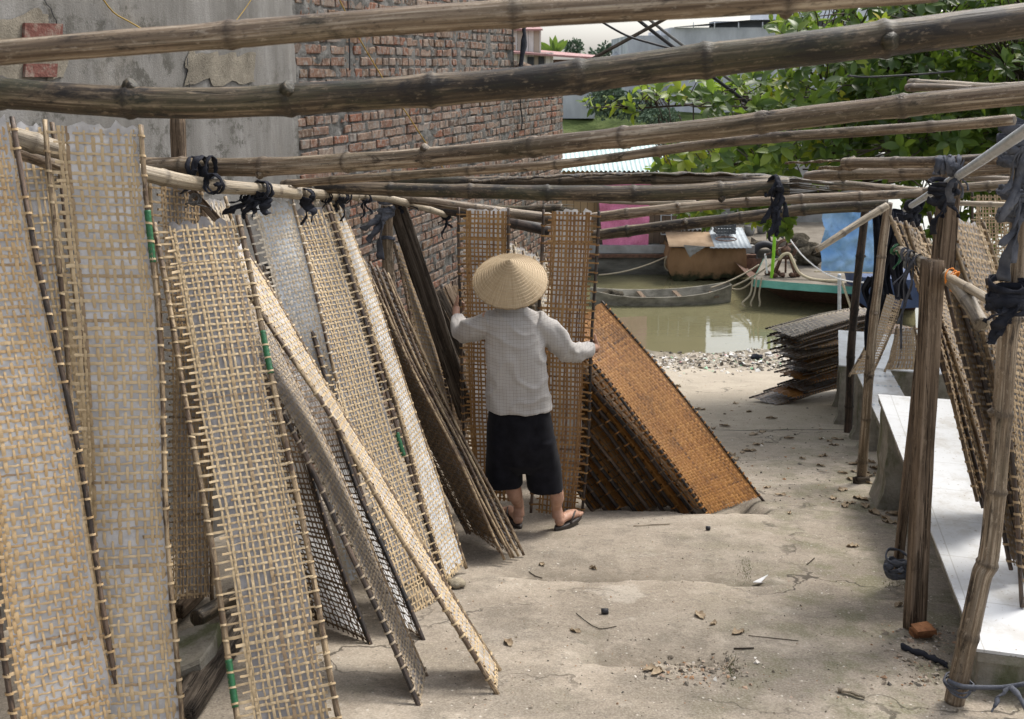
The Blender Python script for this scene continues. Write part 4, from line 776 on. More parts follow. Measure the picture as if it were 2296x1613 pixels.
rag('black cloth wrapped round the right front post at the rail end', at(2258, 668, 3.24), Z_, .046, ((-.075, .15, .026), (-.05, .12, .022), (-.03, .08, .02), (-.09, .07, .016)), 10, .02, 'rag', .05, seed=19)
rag('black rag on the metal pipe beside the slim bamboo post', at(2045, 462, 5.6), (.9, -1, .3), .03, ((-.04, .10, .03), (.03, .13, .03), (.0, .18, .012)), 5, .02, 'rag', .05, seed=20)
rag('grey strings dangling in long ends from the upper right rail', at(2040, 575, 4.35), (.5, -.8, -.2), .022, ((-.03, .42, .006), (-.045, .30, .006), (-.01, .22, .006), (-.06, .18, .005), (-.07, .12, .004)), 6, .007, 'raggrey', .07, seed=21)
rag('green and grey plastic wrapped on the left end of the right rail', at(2014, 562, 4.55), (.5, -.8, -.2), .022, ((-.02, .08, .006),), 3, .006, 'green', .02, seed=22)
rag('orange plastic tie round the right rail', at(2132, 622, 3.88), (.5, -.8, -.3), .028, ((-.005, .06, .006),), 3, .004, 'orange_tie', .008, seed=23)
rag('black rubber strap knotted low on the dark timber behind the square post', at(2010, 1262, 4.42), Z_, .045, ((-.04, .03, .02),), 5, .018, 'raggrey', .05, seed=24)
rag('black rubber band around the foot of the right front post', at(2148, 1535, 3.2), (.1, 0, 1), .041, (), 3, .008, 'raggrey', .008, seed=25)
wire('rubber_strap', 'grey rubber strap stretched from the right front post across the bench foot', 'strap', [at(2125, 1526, 3.16), at(2160, 1540, 3.15), at(2230, 1542, 3.12), at(2262, 1540, 3.12), at(2330, 1528, 3.1)], .008, MT['raggrey'])
mbx = MB(); P = spline([at(2258, 1541, 3.1), at(2240, 1565, 3.08), at(2228, 1588, 3.05)], .01); ribbon(mbx, P, np.repeat([[.012, .003, .006]], len(P), 0), .003); P = spline([at(2264, 1541, 3.1), at(2285, 1560, 3.08), at(2300, 1590, 3.05)], .01); ribbon(mbx, P, np.repeat([[.007, .003, .004]], len(P), 0), .003)
tag(mbx.build('knotted_strap', MT['raggrey']), 'bow of grey rubber strap knotted in front of the bench foot', 'strap')
rag('wire twisted around the strut at the left rail', at(440, 448, 4.15), D_, .02, ((-.05, .03, .002), (.06, .04, .002)), 4, .0018, 'wire', .03, 'wire tie', 'wire_tie', seed=26)
# black garments hanging between the slim posts
mbx = MB()
for (x, y0, y1, w_, Y, sd2) in ((1972, 470, 790, .075, 7.6, 0), (2000, 470, 660, .10, 7.2, 1), (2028, 480, 670, .09, 7.1, 2), (1955, 620, 700, .05, 7.7, 3)):
    A, B = at(x, y0, Y), at(x - 10, y1, Y); n = 26; t = np.linspace(0, 1, n); P = A + (B - A) * t[:, None] + np.stack([.03 * np.sin(t * 5 + sd2), .03 * np.cos(t * 7 + sd2), 0 * t], 1)
    m = 15; V = np.zeros((n, m, 3))
    for j in range(m):
        u = j / (m - 1) * 2 - 1; V[:, j] = P + np.stack([u * w_ * (.7 + .3 * np.sin(t * 4 + sd2)), .03 * np.sin(u * 8 + t * 2 + sd2), 0 * t], 1)
    bk = V + np.array([0, .012, 0]); N = n * m; F1 = grid_faces(n, m); rim = [j for j in range(m)] + [i * m + m - 1 for i in range(1, n)] + [(n - 1) * m + j for j in range(m - 2, -1, -1)] + [i * m for i in range(n - 2, 0, -1)]
    mbx.add(np.vstack([V.reshape(-1, 3), bk.reshape(-1, 3)]), F1.tolist() + (F1[:, ::-1] + N).tolist() + [[rim[i], rim[(i + 1) % len(rim)], rim[(i + 1) % len(rim)] + N, rim[i] + N] for i in range(len(rim))])
tag(mbx.build('hanging_clothes', MT['rag']), 'dark clothes hung up between the two slim bamboo posts', 'clothes')
# ================================================================== WOMAN
PY = 5.45
def Wp(x, y, dy=0.0): return at(x, y, PY + dy)
def loft(mb, rings, k=28, r=0.0, p=2.3):
    """rings: (centre, rx, ry)  horizontal super-ellipses"""
    th = np.arange(k) / k * 2 * math.pi; V = []
    for c, rx, ry in rings:
        cs, sn = np.cos(th), np.sin(th); V.append(np.stack([c[0] + rx * np.sign(cs) * np.abs(cs) ** (2 / p), c[1] + ry * np.sign(sn) * np.abs(sn) ** (2 / p), np.full(k, c[2])], 1))
    n = len(V); mb.add(np.concatenate(V), grid_faces(n, k, True).tolist() + [list(range(k))[::-1], [(n - 1) * k + j for j in range(k)]], r)
def px_ring(y, xl, xr, ry, dy=0.0):
    a, b = Wp(xl, y, dy), Wp(xr, y, dy); return ((a + b) / 2, (b[0] - a[0]) / 2, ry)
def smooth_rings(rs, m=6):
    out = []; A = np.array([[*c, rx, ry] for c, rx, ry in rs]); t = np.linspace(0, len(rs) - 1, (len(rs) - 1) * m + 1)
    B = np.stack([np.interp(t, np.arange(len(rs)), A[:, k]) for k in range(5)], 1)
    return [(b[:3], b[3], b[4]) for b in B]
def remesh(mb, name, vox, mat, parent=None, sm=4, disp=None):
    o = mb.build('tmp', mat); md = o.modifiers.new('r', 'REMESH'); md.mode = 'VOXEL'; md.voxel_size = vox
    m2 = o.modifiers.new('s', 'SMOOTH'); m2.iterations = sm; m2.factor = .5
    dg = bpy.context.evaluated_depsgraph_get(); me = bpy.data.meshes.new_from_object(o.evaluated_get(dg)); org = ORG[o.name]
    n = len(me.vertices); V = np.zeros(n * 3, np.float32); me.vertices.foreach_get('co', V); V = V.reshape(-1, 3).astype(float)
    if disp is not None:
        N = np.zeros(n * 3, np.float32); me.vertices.foreach_get('normal', N); N = N.reshape(-1, 3); V = V + N * np.array([disp(V[i] + org) for i in range(n)])[:, None]
    po = ORG[parent.name] if parent is not None else org
    me.vertices.foreach_set('co', (V + org - po).astype(np.float32).ravel()); me.name = name; me.materials.clear(); me.materials.append(mat)
    me.polygons.foreach_set('use_smooth', [True] * len(me.polygons)); me.update()
    bpy.data.objects.remove(o); q = bpy.data.objects.new(name, me); COL.objects.link(q); ORG[q.name] = po
    if parent is not None: q.parent = parent
    else: q.location = po.tolist()
    return q
def skin_mat():
    t = NT('skin'); p = t.pos(); c = t.ramp(t.noise(p, 30, 5), [(.3, (.34, .185, .125)), (.7, (.46, .275, .195))]); t.b.inputs['Subsurface Weight'].default_value = .08; t.b.inputs['Subsurface Radius'].default_value = (.01, .004, .002)
    return t.fin(c, .5, t.bump(t.noise(p, 160, 4), .3, .002), .35)
def hand(mb, wrist, rod, sx):
    """hand gripping a vertical rod; sx=-1 left hand (palm on the left of the rod), +1 right hand"""
    wrist = np.array(wrist); rod = np.array(rod); palm = rod + np.array([sx * .030, -.012, 0])
    Pw = spline([wrist, (wrist + palm) / 2 + np.array([sx * .004, 0, 0]), palm], .012); tube(mb, Pw, .024, 12)
    blob(mb, palm, (.017, .034, .041), 3, 10, 14, .05)
    for k in range(4):
        ln = (.92, 1.0, .97, .8)[k]; z = palm[2] + (.030, .011, -.009, -.028)[k]; r0 = (.0092, .0095, .0092, .0082)[k]
        a = np.array([rod[0] + sx * .032, rod[1] + .006, z]); b = np.array([rod[0] + sx * .028, rod[1] + .006 + .034 * ln, z + .003 * (k - 1.5)]); c = np.array([rod[0] + sx * .004, rod[1] + .010 + .034 * ln, z + .004 * (k - 1.5)]); d = np.array([rod[0] - sx * .018 * ln, rod[1] + .022, z + .005 * (k - 1.5)])
        tube(mb, np.array([a, (a + b) / 2, b, (b + c) / 2, c, (c + d) / 2, d]), np.array([1.05, 1.0, 1.05, .95, .98, .9, .75]) * r0, 10)
        blob(mb, d, (r0 * .8,) * 3, k, 6, 8, 0)
    a = palm + np.array([sx * .004, -.022, .018]); b = a + np.array([-sx * .012, -.006, .034]); c = b + np.array([-sx * .006, .004, .032])
    tube(mb, np.array([a, (a + b) / 2, b, (b + c) / 2, c]), np.array([.0125, .012, .0115, .0105, .008]), 10); blob(mb, c, (.008,) * 3, 9, 6, 8, 0)
LW, RW = Wp(1026, 716, .40), Wp(1322, 783, .36)
LROD, RROD = at(1034, 690, 6.0), at(1326, 777, 5.92)
def build_woman():
    body = MB(); LA, RA = G(1163, 1184), G(1252, 1189)
    lf = np.array([-.075, .22, 0]); lf /= np.linalg.norm(lf); rf = np.array([.13, .17, 0]); rf /= np.linalg.norm(rf)
    for A, knee, calf, ank, f in ((LA, (1136, 1040), (1152, 1105), (1163, 1152), lf), (RA, (1226, 1040), (1248, 1108), (1249, 1150), rf)):
        A = A + np.array([0, 0, .022]); kn, ca, an = Wp(*knee, .04), Wp(*calf, .0), Wp(*ank, 0.0); an[1] = A[1] + .03; ca[1] = (A[1] + PY) / 2 - .02
        tube(body, spline([kn, ca, (ca + an) / 2, an, A + np.array([0, .02, .045])], .02), np.interp(np.linspace(0, 1, len(spline([kn, ca, (ca + an) / 2, an, A + np.array([0, .02, .045])], .02))), [0, .35, .6, .85, 1], [.058, .050, .040, .031, .036]), 16)
        blob(body, A + f * .012 + np.array([0, 0, .028]), (.031, .031, .032), 1, 10, 14, 0)
        sdv = np.array([f[1], -f[0], 0]); P = np.array([A + f * .0 + [0, 0, .03], A + f * .06 + [0, 0, .034], A + f * .12 + [0, 0, .028], A + f * .17 + [0, 0, .018], A + f * .195 + [0, 0, .014]]); tube(body, P, np.array([.028, .032, .036, .034, .02]), 14, asp=.75)
        for k in range(5):
            o = (-.028, -.011, .004, .017, .029)[k] if f is rf else -(-.028, -.011, .004, .017, .029)[k]; l = (.052, .05, .045, .038, .03)[k]; st = A + f * (.178 - abs(o) * .25) + sdv * -o + np.array([0, 0, .012]); tube(body, np.array([st, st + f * l * .6, st + f * l]), np.array([.0095, .0095, .006]) * (1.25 if k == 0 else .95), 8)
    loft(body, smooth_rings([px_ring(975, 1100, 1235, .10, .02), px_ring(930, 1096, 1230, .105), px_ring(850, 1098, 1218, .095), px_ring(760, 1096, 1212, .10), px_ring(712, 1100, 1202, .075, .01), px_ring(690, 1128, 1172, .05, .03)]))
    for knee, x0 in (((1136, 1040), 1134), ((1226, 1040), 1205)): tube(body, np.array([Wp(x0, 980, .02), Wp(*knee, .04)]), np.array([.075, .058]), 14)
    hc = Wp(1148, 652, .075); tube(body, np.array([Wp(1150, 700, .03), Wp(1149, 680, .045), hc]), np.array([.06, .05, .05]), 14)
    blob(body, hc, (.073, .092, .108), 2, 16, 20, .02); blob(body, hc + np.array([0, .04, -.055]), (.052, .058, .05), 4, 12, 16, 0)   # skull, jaw
    tube(body, np.array([hc + [0, .088, .015], hc + [0, .104, -.012], hc + [0, .098, -.022]]), np.array([.008, .013, .012]), 10)                   # nose
    for s_ in (-1, 1):
        blob(body, hc + np.array([s_ * .074, .0, -.005]), (.008, .018, .03), 5, 8, 10, 0); blob(body, hc + np.array([s_ * .03, .079, .012]), (.014, .01, .009), 5, 8, 10, 0)
    blob(body, hc + np.array([0, .086, -.048]), (.022, .01, .008), 6, 8, 10, 0)
    for sh, el, wr, rod, sx in (((1100, 714, 0), (1041, 746, .15), LW, LROD, -1), ((1200, 714, 0), (1268, 788, .11), RW, RROD, 1)):
        S, E_ = Wp(*sh), Wp(*el); tube(body, spline([S, E_, wr], .02), np.interp(np.linspace(0, 1, len(spline([S, E_, wr], .02))), [0, .5, 1], [.05, .036, .025]), 14); hand(body, wr, rod, sx)
    per = remesh(body, 'person', .0052, skin_mat(), None, 3)
    tag(per, 'woman from behind in conical straw hat, checked shirt and wide black trousers, holding two trays', 'person')
    # shirt
    t = NT('checked_cotton'); p = t.pos(); X, Y, Z = t.sep(p); n_ = t.noise(p, 5, 3)
    gx = t.math('ABSOLUTE', t.math('SUBTRACT', t.math('FRACT', t.math('ADD', t.math('MULTIPLY', X, 52.0), t.math('MULTIPLY', n_, 1.2))), .5)); gz = t.math('ABSOLUTE', t.math('SUBTRACT', t.math('FRACT', t.math('ADD', t.math('MULTIPLY', Z, 52.0), t.math('MULTIPLY', n_, 1.6))), .5))
    ln = t.math('MAXIMUM', t.ss(gx, .44, .48), t.ss(gz, .44, .48)); dt = t.math('MULTIPLY', t.ss(gx, .2, .05), t.ss(gz, .2, .05))
    c = t.mix(t.ss(t.noise(p, 4, 4), .3, .7), (.36, .34, .32), (.43, .41, .39)); c = t.mix(t.math('MULTIPLY', ln, .6), c, (.15, .13, .12)); c = t.mix(t.math('MULTIPLY', dt, .35), c, (.30, .26, .23))
    wv = t.noise(t.mapv(p, (300, 300, 300)), 1.0, 2); ms = t.fin(c, .92, t.bump(wv, .25, .001), .12); t.b.inputs['Sheen Weight'].default_value = .15
    sh = MB()
    loft(sh, smooth_rings([px_ring(914, 1088, 1238, .138), px_ring(890, 1089, 1234, .135), px_ring(850, 1090, 1228, .128), px_ring(800, 1090, 1224, .125), px_ring(755, 1086, 1222, .122, .005), px_ring(722, 1083, 1217, .11, .012), px_ring(704, 1091, 1209, .09, .02), px_ring(694, 1108, 1192, .068, .03), px_ring(686, 1122, 1178, .055, .035)], 5), 40)
    for pts, rr in ((((1106, 722, .005), (1064, 738, .05), (1041, 744, .15), (1031, 729, .30), (1027, 717, .385)), (.072, .072, .066, .055, .043)), (((1196, 722, .005), (1236, 748, .04), (1270, 787, .11), (1301, 788, .26), (1321, 783, .345)), (.074, .074, .066, .058, .046))):
        P = spline([Wp(*q) for q in pts], .012); tube(sh, P, np.interp(np.linspace(0, 1, len(P)), [0, .3, .55, .8, 1], rr), 24)
        e_ = P[-1]; d = P[-1] - P[-3]; d /= np.linalg.norm(d); tube(sh, np.array([e_ - d * .035, e_ + d * .006]), np.array([rr[-1] * 1.08, rr[-1] * 1.02]), 20)      # cuff
    xc = Wp(1160, 800)[0]
    def wr(v):
        x, y, z = v; dx = x - xc
        a = noise.noise(Vector((dx * 7 + z * 5, y * 3, z * 4.0 - abs(dx) * 9))); b = noise.noise(Vector((dx * 16, y * 9, z * 9 + dx * 12 + 4))); r_ = 1 - abs(noise.noise(Vector((dx * 5 - z * 7, y * 4, z * 5 + dx * 6 + 9))))
        arm = min(1, max(0, (abs(dx) - .15) / .1)); c_ = math.sin((abs(dx) * 85 + z * 40 + 2 * b)) * .0022 * arm
        return .0085 * a + .0042 * b + .0085 * max(0, r_ - .77) / .23 - .003 + c_
    remesh(sh, 'shirt', .006, ms, per, 3, wr)
    # trousers
    t = NT('black_cotton'); p = t.pos(); mt = t.fin(t.ramp(t.noise(p, 20, 4), [(.3, (.006, .006, .008)), (.7, (.013, .013, .017))]), .95, t.bump(t.noise(t.mapv(p, (300, 300, 300)), 1.0, 2), .3, .001), .1); t.b.inputs['Sheen Weight'].default_value = .05
    tr = MB(); loft(tr, smooth_rings([px_ring(1052, 1110, 1236, .085, .015), px_ring(1030, 1095, 1248, .12, .012), px_ring(990, 1090, 1246, .135, .01), px_ring(950, 1091, 1240, .133, .01), px_ring(915, 1096, 1232, .118)], 4), 40)
    loft(tr, smooth_rings([px_ring(1085, 1088, 1172, .105, .02), px_ring(1045, 1089, 1170, .105, .02), px_ring(980, 1091, 1174, .12, .01)], 5), 32); loft(tr, smooth_rings([px_ring(1095, 1183, 1264, .105, .01), px_ring(1045, 1178, 1258, .105, .02), px_ring(980, 1165, 1246, .12, .01)], 5), 32)
    def wt(v):
        x, y, z = v; return .006 * noise.noise(Vector((x * 16, y * 8, z * 2.2))) + .004 * noise.noise(Vector((x * 9 + z * 6, y * 9, z * 6)))
    remesh(tr, 'trousers', .007, mt, per, 3, wt)
    # hat
    t = NT('palm_leaf_straw'); v = t.pc(); f = t.noise(t.mapv(v, (70, 70, 3)), 1.0, 5, .65); X, Y, Z = t.sep(v)
    rg_ = t.math('ABSOLUTE', t.math('SUBTRACT', t.math('FRACT', t.math('MULTIPLY', Z, 15.0)), .5))
    c = t.ramp(f, [(.36, (.31, .22, .125)), (.5, (.43, .325, .20)), (.64, (.54, .43, .29))]); c = t.mix(t.math('MULTIPLY', t.ss(rg_, .40, .49), .5), c, (.20, .14, .075)); c = t.mix(t.math('MULTIPLY', t.ss(t.noise(t.mapv(v, (2, 2, 4)), 1.0, 4), .5, .7), .25), c, (.40, .30, .19))
    mh = t.fin(c, .6, t.bump(f, .4, .003), .3)
    hat = MB(); axis = np.array([-.03, -.57, .82]); axis /= np.linalg.norm(axis); a = np.cross(axis, [0, 1, 0]); a /= np.linalg.norm(a); b = np.cross(axis, a); cc = at(1144.5, 630, 5.50); R0, H0 = .212, .172; NR, K = 100, 96; V, PC = [], []
    th = np.arange(K) / K * 2 * math.pi
    for side_ in (1, -1):
        for i in range(NR):
            f_ = i / (NR - 1); r = R0 * f_; h = H0 * (1 - f_ ** 1.06); saw = (f_ * 15) % 1.0; off = (.0042 * (1 - saw) if side_ == 1 else -.006) * (f_ > .03); rg2 = 1 + (.008 * np.sin(th * 23) * (f_ > .985)) + .0035 * np.sin(th * 3 + 1) * f_ + .002 * np.sin(th * 48) * f_
            V.append(cc + axis * (h + off) + (a * np.cos(th)[:, None] + b * np.sin(th)[:, None]) * (r * rg2)[:, None]); PC.append(np.stack([np.cos(th), np.sin(th), np.full(K, f_)], 1))
    Fo = grid_faces(NR, K, True); Fi = Fo[:, ::-1] + NR * K; last = (NR - 1) * K; rim = np.array([[last + j, last + (j + 1) % K, NR * K + last + (j + 1) % K, NR * K + last + j] for j in range(K)])
    hat.add(np.concatenate(V), np.concatenate([Fo, Fi, rim]), 0.0, np.concatenate(PC)); 
    for k in range(420):      # loose straw ends along the rim
        g = random.uniform(0, 6.283); p0 = cc + (a * math.cos(g) + b * math.sin(g)) * R0 * .985 + axis * .003; p1 = p0 + (a * math.cos(g + random.uniform(-.5, .5)) + b * math.sin(g)) * random.uniform(.004, .016) - axis * random.uniform(-.002, .004); tube(hat, np.array([p0, p1]), np.array([.0011, .0005]), 4)
    hat.build('conical_hat', mh, per)
    ha = MB(); blob(ha, hc + np.array([0, -.015, .022]), (.079, .088, .098), 8, 16, 20, .03); blob(ha, hc + np.array([0, -.085, -.02]), (.04, .03, .045), 9, 10, 12, .1); ha.build('hair', MT['rag'], per)
    # flip flops
    t = NT('dark_rubber'); mr = t.fin(t.ramp(t.noise(t.pos(), 40, 4), [(.3, (.02, .016, .014)), (.7, (.055, .045, .04))]), .55, None, .4)
    for A, f in ((LA, lf), (RA, rf)):
        mb = MB(); sdv = np.array([f[1], -f[0], 0]); out = []; M = 30
        for k in range(M):
            g = k / M * 6.283; l = math.cos(g); w_ = math.sin(g) * (.041 + .008 * l) * (1 if abs(l) < .9 else .95); out.append(A + f * (.098 + .135 * l) + sdv * w_ + np.array([0, 0, .004]))
        rows = [np.array(out) + np.array([0, 0, h]) + (np.array(out) - A - f * .098) * s_ for h, s_ in ((-.004, -.03), (.004, 0), (.017, .0), (.021, -.03))]; mb.add(np.concatenate(rows), grid_faces(4, M, True).tolist() + [list(range(M))[::-1], [3 * M + j for j in range(M)]])
        ff = mb.build('flip_flop', mr, per); mb = MB()
        for s_ in (-1, 1): tube(mb, spline([A + f * .07 + sdv * s_ * .04 + [0, 0, .02], A + f * .11 + sdv * s_ * .034 + [0, 0, .062], A + f * .165 + sdv * s_ * .008 + [0, 0, .06], A + f * .185 + [0, 0, .024]], .012), .0068, 8, asp=.6)
        mb.build('strap', mr, ff)
build_woman()
# ================================================================== BOATS
def planks_mat(name, a, b, c_, sc, ang=0):
    t = NT(name); p = t.pos(); X, Y, Z = t.sep(p); k = t.math('MULTIPLY', X, sc); w_ = t.n('TexWhiteNoise', noise_dimensions='1D'); t.ln(t.math('FLOOR', k), w_.inputs['W']); g = t.math('ABSOLUTE', t.math('SUBTRACT', t.math('FRACT', k), .5))
    c = t.ramp(w_.outputs['Value'], [(0, a), (.5, b), (1, c_)]); c = t.mix(t.math('MULTIPLY', t.ss(t.noise(t.mapv(p, (9, 9, 1)), 1.0, 5), .4, .7), .4), c, a); c = t.mix(t.math('MULTIPLY', t.ss(g, .44, .49), .8), c, (.02, .016, .012)); return t.fin(c, .9, None, .1)
MT['planks'] = planks_mat('cabin_planks', (.11, .08, .06), (.17, .125, .09), (.23, .17, .12), 7.5)
MT['planko'] = planks_mat('ochre_planks', (.24, .165, .09), (.31, .215, .125), (.36, .26, .16), 6)
MT['hull'] = mat_simple('grey_hull', (.055, .052, .045), (.19, .18, .155), 1.6, .9, .7, .03, 14, .15, (1, 1, 3))
MT['hulltop'] = mat_simple('pale_gunwale', (.19, .185, .175), (.33, .33, .315), 3, .9, .4, .01, 20, .15)
MT['rust'] = mat_simple('rusty_iron', (.05, .03, .022), (.16, .085, .055), 14, .85, .6, .01, 60)
MT['tealroof'] = mat_simple('teal_sheet', (.36, .47, .46), (.56, .66, .64), 2.5, .5, .1, .01, 20, .4)
MT['pink'] = mat_simple('pink_cloth', (.52, .155, .27), (.66, .24, .37), 26, .9, .6, .02, 9, .1)
MT['otarp'] = None
t = NT('brown_tarpaulin'); p = t.pos(); X, Y, Z = t.sep(p); c = t.ramp(t.noise(t.mapv(p, (2, 2, 1)), 1.2, 6, .65), [(.3, (.17, .098, .05)), (.7, (.28, .17, .09))]); zz = t.math('ADD', t.math('SUBTRACT', Z, WZ), t.math('MULTIPLY', t.noise(p, 5, 6, .7), .55)); c = t.mix(t.ss(zz, .52, .36), c, (.03, .033, .017)); MT['otarp'] = t.fin(c, .9, t.bump(t.noise(t.mapv(p, (6, 6, 1.5)), 1.0, 4), .5, .06), .15)
MT['sheet'] = mat_simple('old_metal_sheet', (.24, .27, .29), (.42, .46, .48), 3, .6, .3, .02, 12, .3)
MT['card'] = mat_simple('cardboard', (.24, .165, .10), (.36, .26, .17), 5, .9)
MT['net'] = mat_simple('dark_net', (.04, .035, .025), (.14, .12, .09), 14, .95, 1.0, .05, 30, .1)
MT['teal'] = mat_simple('teal_boat_paint', (.10, .32, .26), (.17, .44, .36), 3, .6, .5, .02, 22, .3)
MT['deck'] = mat_simple('dusty_deck', (.12, .105, .085), (.225, .20, .165), 2.2, .95, .6, .02, 16, .1)
MT['btarp'] = mat_simple('blue_tarpaulin', (.16, .34, .62), (.32, .52, .78), 2.0, .6, .9, .05, 7, .3)
MT['lime'] = mat_simple('lime_paint', (.20, .48, .02), (.28, .58, .04), 8, .5)
MT['hose'] = mat_simple('beige_hose', (.42, .35, .22), (.56, .48, .33), 12, .55)
MT['white'] = mat_simple('white_plastic', (.62, .62, .61), (.8, .8, .8), 9, .5)
MT['bluehull'] = mat_simple('blue_hull_paint', (.03, .05, .11), (.07, .10, .19), 3, .7)
MT['crate'] = mat_simple('grey_crate', (.05, .055, .06), (.11, .12, .125), 10, .6)
MT['leafpot'] = mat_simple('pot_plant_leaf', (.02, .05, .015), (.06, .12, .035), 12, .6)
def quadpx(pts, Y): return [at(x, y, Y) for x, y in pts]
def hb():
    e = thing('house_boat', 'long grey houseboat with a brown plank cabin and corrugated teal roof across the water', 'houseboat', at(1400, 625, 23.6))
    A, B = at(1060, 622, 23.6), at(1690, 626, 23.6); zt = at(1400, 574, 23.6)[2]; L = B - A
    mb = MB(); n = 30; rows = []
    for i in range(n + 1):
        p = A + L * i / n; rows.append([np.array([p[0], 23.75, WZ - .25]), np.array([p[0], 23.6, WZ + .1]), np.array([p[0], 23.55, zt - .02]), np.array([p[0], 26.5, zt - .02])])
    mb.add(np.array(rows).reshape(-1, 3), grid_faces(n + 1, 4)[:, ::-1]); mb.build('hull', MT['hull'], e)
    mb = MB(); box(mb, [(A[0] + B[0]) / 2, 23.5, zt + .02], B[0] - A[0], .12, .07); mb.build('rub_rail', MT['rust'], e, smooth=False)
    mb = MB(); box(mb, [(A[0] + B[0]) / 2, 23.72, zt + .06 + .09], B[0] - A[0], .2, .18); mb.build('gunwale', MT['hulltop'], e, smooth=False)
    zc = zt + .24; zr = at(1400, 378, 24.2)[2]
    for (x0, x1, m, nm) in ((1120, 1338, 'planko', 'ochre_wall'), (1338, 1590, 'planks', 'plank_wall')):
        a, b = at(x0, 500, 24.0)[0], at(x1, 500, 24.0)[0]; mb = MB(); box(mb, [(a + b) / 2 , 24.06, (zc + zr) / 2], b - a - .004, .12, zr - zc); WALL = mb.build(nm, MT[m], e, smooth=False)
    mb = MB(); a, b = at(1120, 500, 24)[0], at(1590, 500, 24)[0]; box(mb, [(a + b) / 2, 25.9, (zc + zr) / 2], b - a, .1, zr - zc); 
    for x in (a, b): box(mb, [x, 25.0, (zc + zr) / 2], .1, 1.7, zr - zc)
    mb.build('rear_wall', MT['planks'], e, smooth=False)
    mb = MB(); ga = [(1482, 462), (1552, 462), (1552, 526), (1482, 526)]; P = quadpx(ga, 23.9)
    for i in range(4): tube(mb, np.array([P[i], P[(i + 1) % 4]]), .014, 5)
    for f in (.33, .66): tube(mb, np.array([P[0] + (P[1] - P[0]) * f, P[3] + (P[2] - P[3]) * f]), .01, 5); tube(mb, np.array([P[0] + (P[3] - P[0]) * f, P[1] + (P[2] - P[1]) * f]), .01, 5)
    mb.build('window_grille', MT['steel'], WALL)
    mb = MB(); m = 220; x = np.linspace(at(1090, 380, 23.6)[0], at(1500, 380, 23.6)[0], m); rows = []
    for (yy, z) in ((23.55, at(1300, 384, 23.55)[2]), (25.2, at(1300, 384, 23.55)[2] + .62), (26.8, at(1300, 384, 23.55)[2] + .05)):
        rows.append(np.stack([x, np.full(m, yy), z + .022 * np.sin(x * 2 * math.pi / .11)], 1))
    mb.add(np.concatenate(rows), grid_faces(3, m)); mb.build('roof', MT['tealroof'], e)
hb()
def hang_cloth(name, label, cat, pts, Y, mt, amp=.03, nx=26, ny=22, seed=0, th=.006):
    P = quadpx(pts, Y); n1 = np.zeros((ny, nx, 3))
    for j in range(ny):
        for i in range(nx):
            u, v = i / (nx - 1), j / (ny - 1); q = (P[0] * (1 - u) + P[1] * u) * (1 - v) + (P[3] * (1 - u) + P[2] * u) * v; w_ = fb(u * 2 + v, v * 2 - u * .6, seed, 2.2, 3); n1[j, i] = q + np.array([0, -.02 + amp * w_, .02 * v * fb(u, seed, 2, 5, 2)])
    b = n1 + np.array([0, th, 0]); N = nx * ny; mb = MB(); F1 = grid_faces(ny, nx); mb.add(np.vstack([n1.reshape(-1, 3), b.reshape(-1, 3)]), F1.tolist() + (F1[:, ::-1] + N).tolist()); return tag(mb.build(name, MT[mt]), label, cat)
hang_cloth('hanging_cloth', 'bright pink cloth hanging over the plank wall of the houseboat', 'cloth', [(1338, 398), (1459, 398), (1453, 550), (1352, 560)], 23.78, 'pink', .11)
# deck barge on the right
def barge():
    e = thing('cargo_barge', 'low barge with a dusty deck moored behind the brown tarpaulin cabin', 'barge', at(1760, 625, 24.0)); z = at(1750, 566, 23.9)[2]
    a, b = at(1500, 560, 23.9)[0], at(2150, 560, 23.9)[0]; mb = MB(); box(mb, [(a + b) / 2, 26.4, (z + WZ - .3) / 2], b - a, 4.4, z - WZ + .3); mb.build('hull', MT['hull'], e, smooth=False)
    mb = MB(); ny, nx = 12, 40; V = [(a + .02 + (b - a - .04) * i / (nx - 1), 24.25 + 4.3 * j / (ny - 1), z + .012 + .02 * fb(i * .3, j, 0, 1, 3)) for j in range(ny) for i in range(nx)]; mb.add(V, grid_faces(ny, nx)); mb.build('deck', MT['deck'], e)
    mb = MB(); box(mb, [(a + b) / 2, 28.7, z + 1.0], b - a, .15, 2.0); mb.build('rear_cabin', MT['hulltop'], e, smooth=False)
    return z
BZ = barge()
for k, (x, y, s_, mt, lb) in enumerate(((1700, 548, (.18, .15, .10), 'net', 'round dark basin on the barge deck beside the tarpaulin cabin'), (1790, 545, (.28, .2, .17), 'net', 'low brown heap on the barge deck left of the blue tarpaulin'), (1745, 520, (.17, .17, .2), 'crate', 'dark bundle at the back of the barge deck'))):
    Yb = 24.6 + k * .5; p = at(x, y, Yb); p[2] = BZ + s_[2] * .6; mb = MB(); blob(mb, p, s_, k, 8, 12, .5); tag(mb.build('cargo_bundle', MT[mt]), lb, 'bundle')
mb = MB(); p = at(1722, 548, 24.9); box(mb, [p[0], p[1], BZ + .09], .75, .6, .14, None, 0, 0, .01); tag(mb.build('concrete_slab', MT['deck'], smooth=False), 'pale flat slab lying on the barge deck', 'slab')
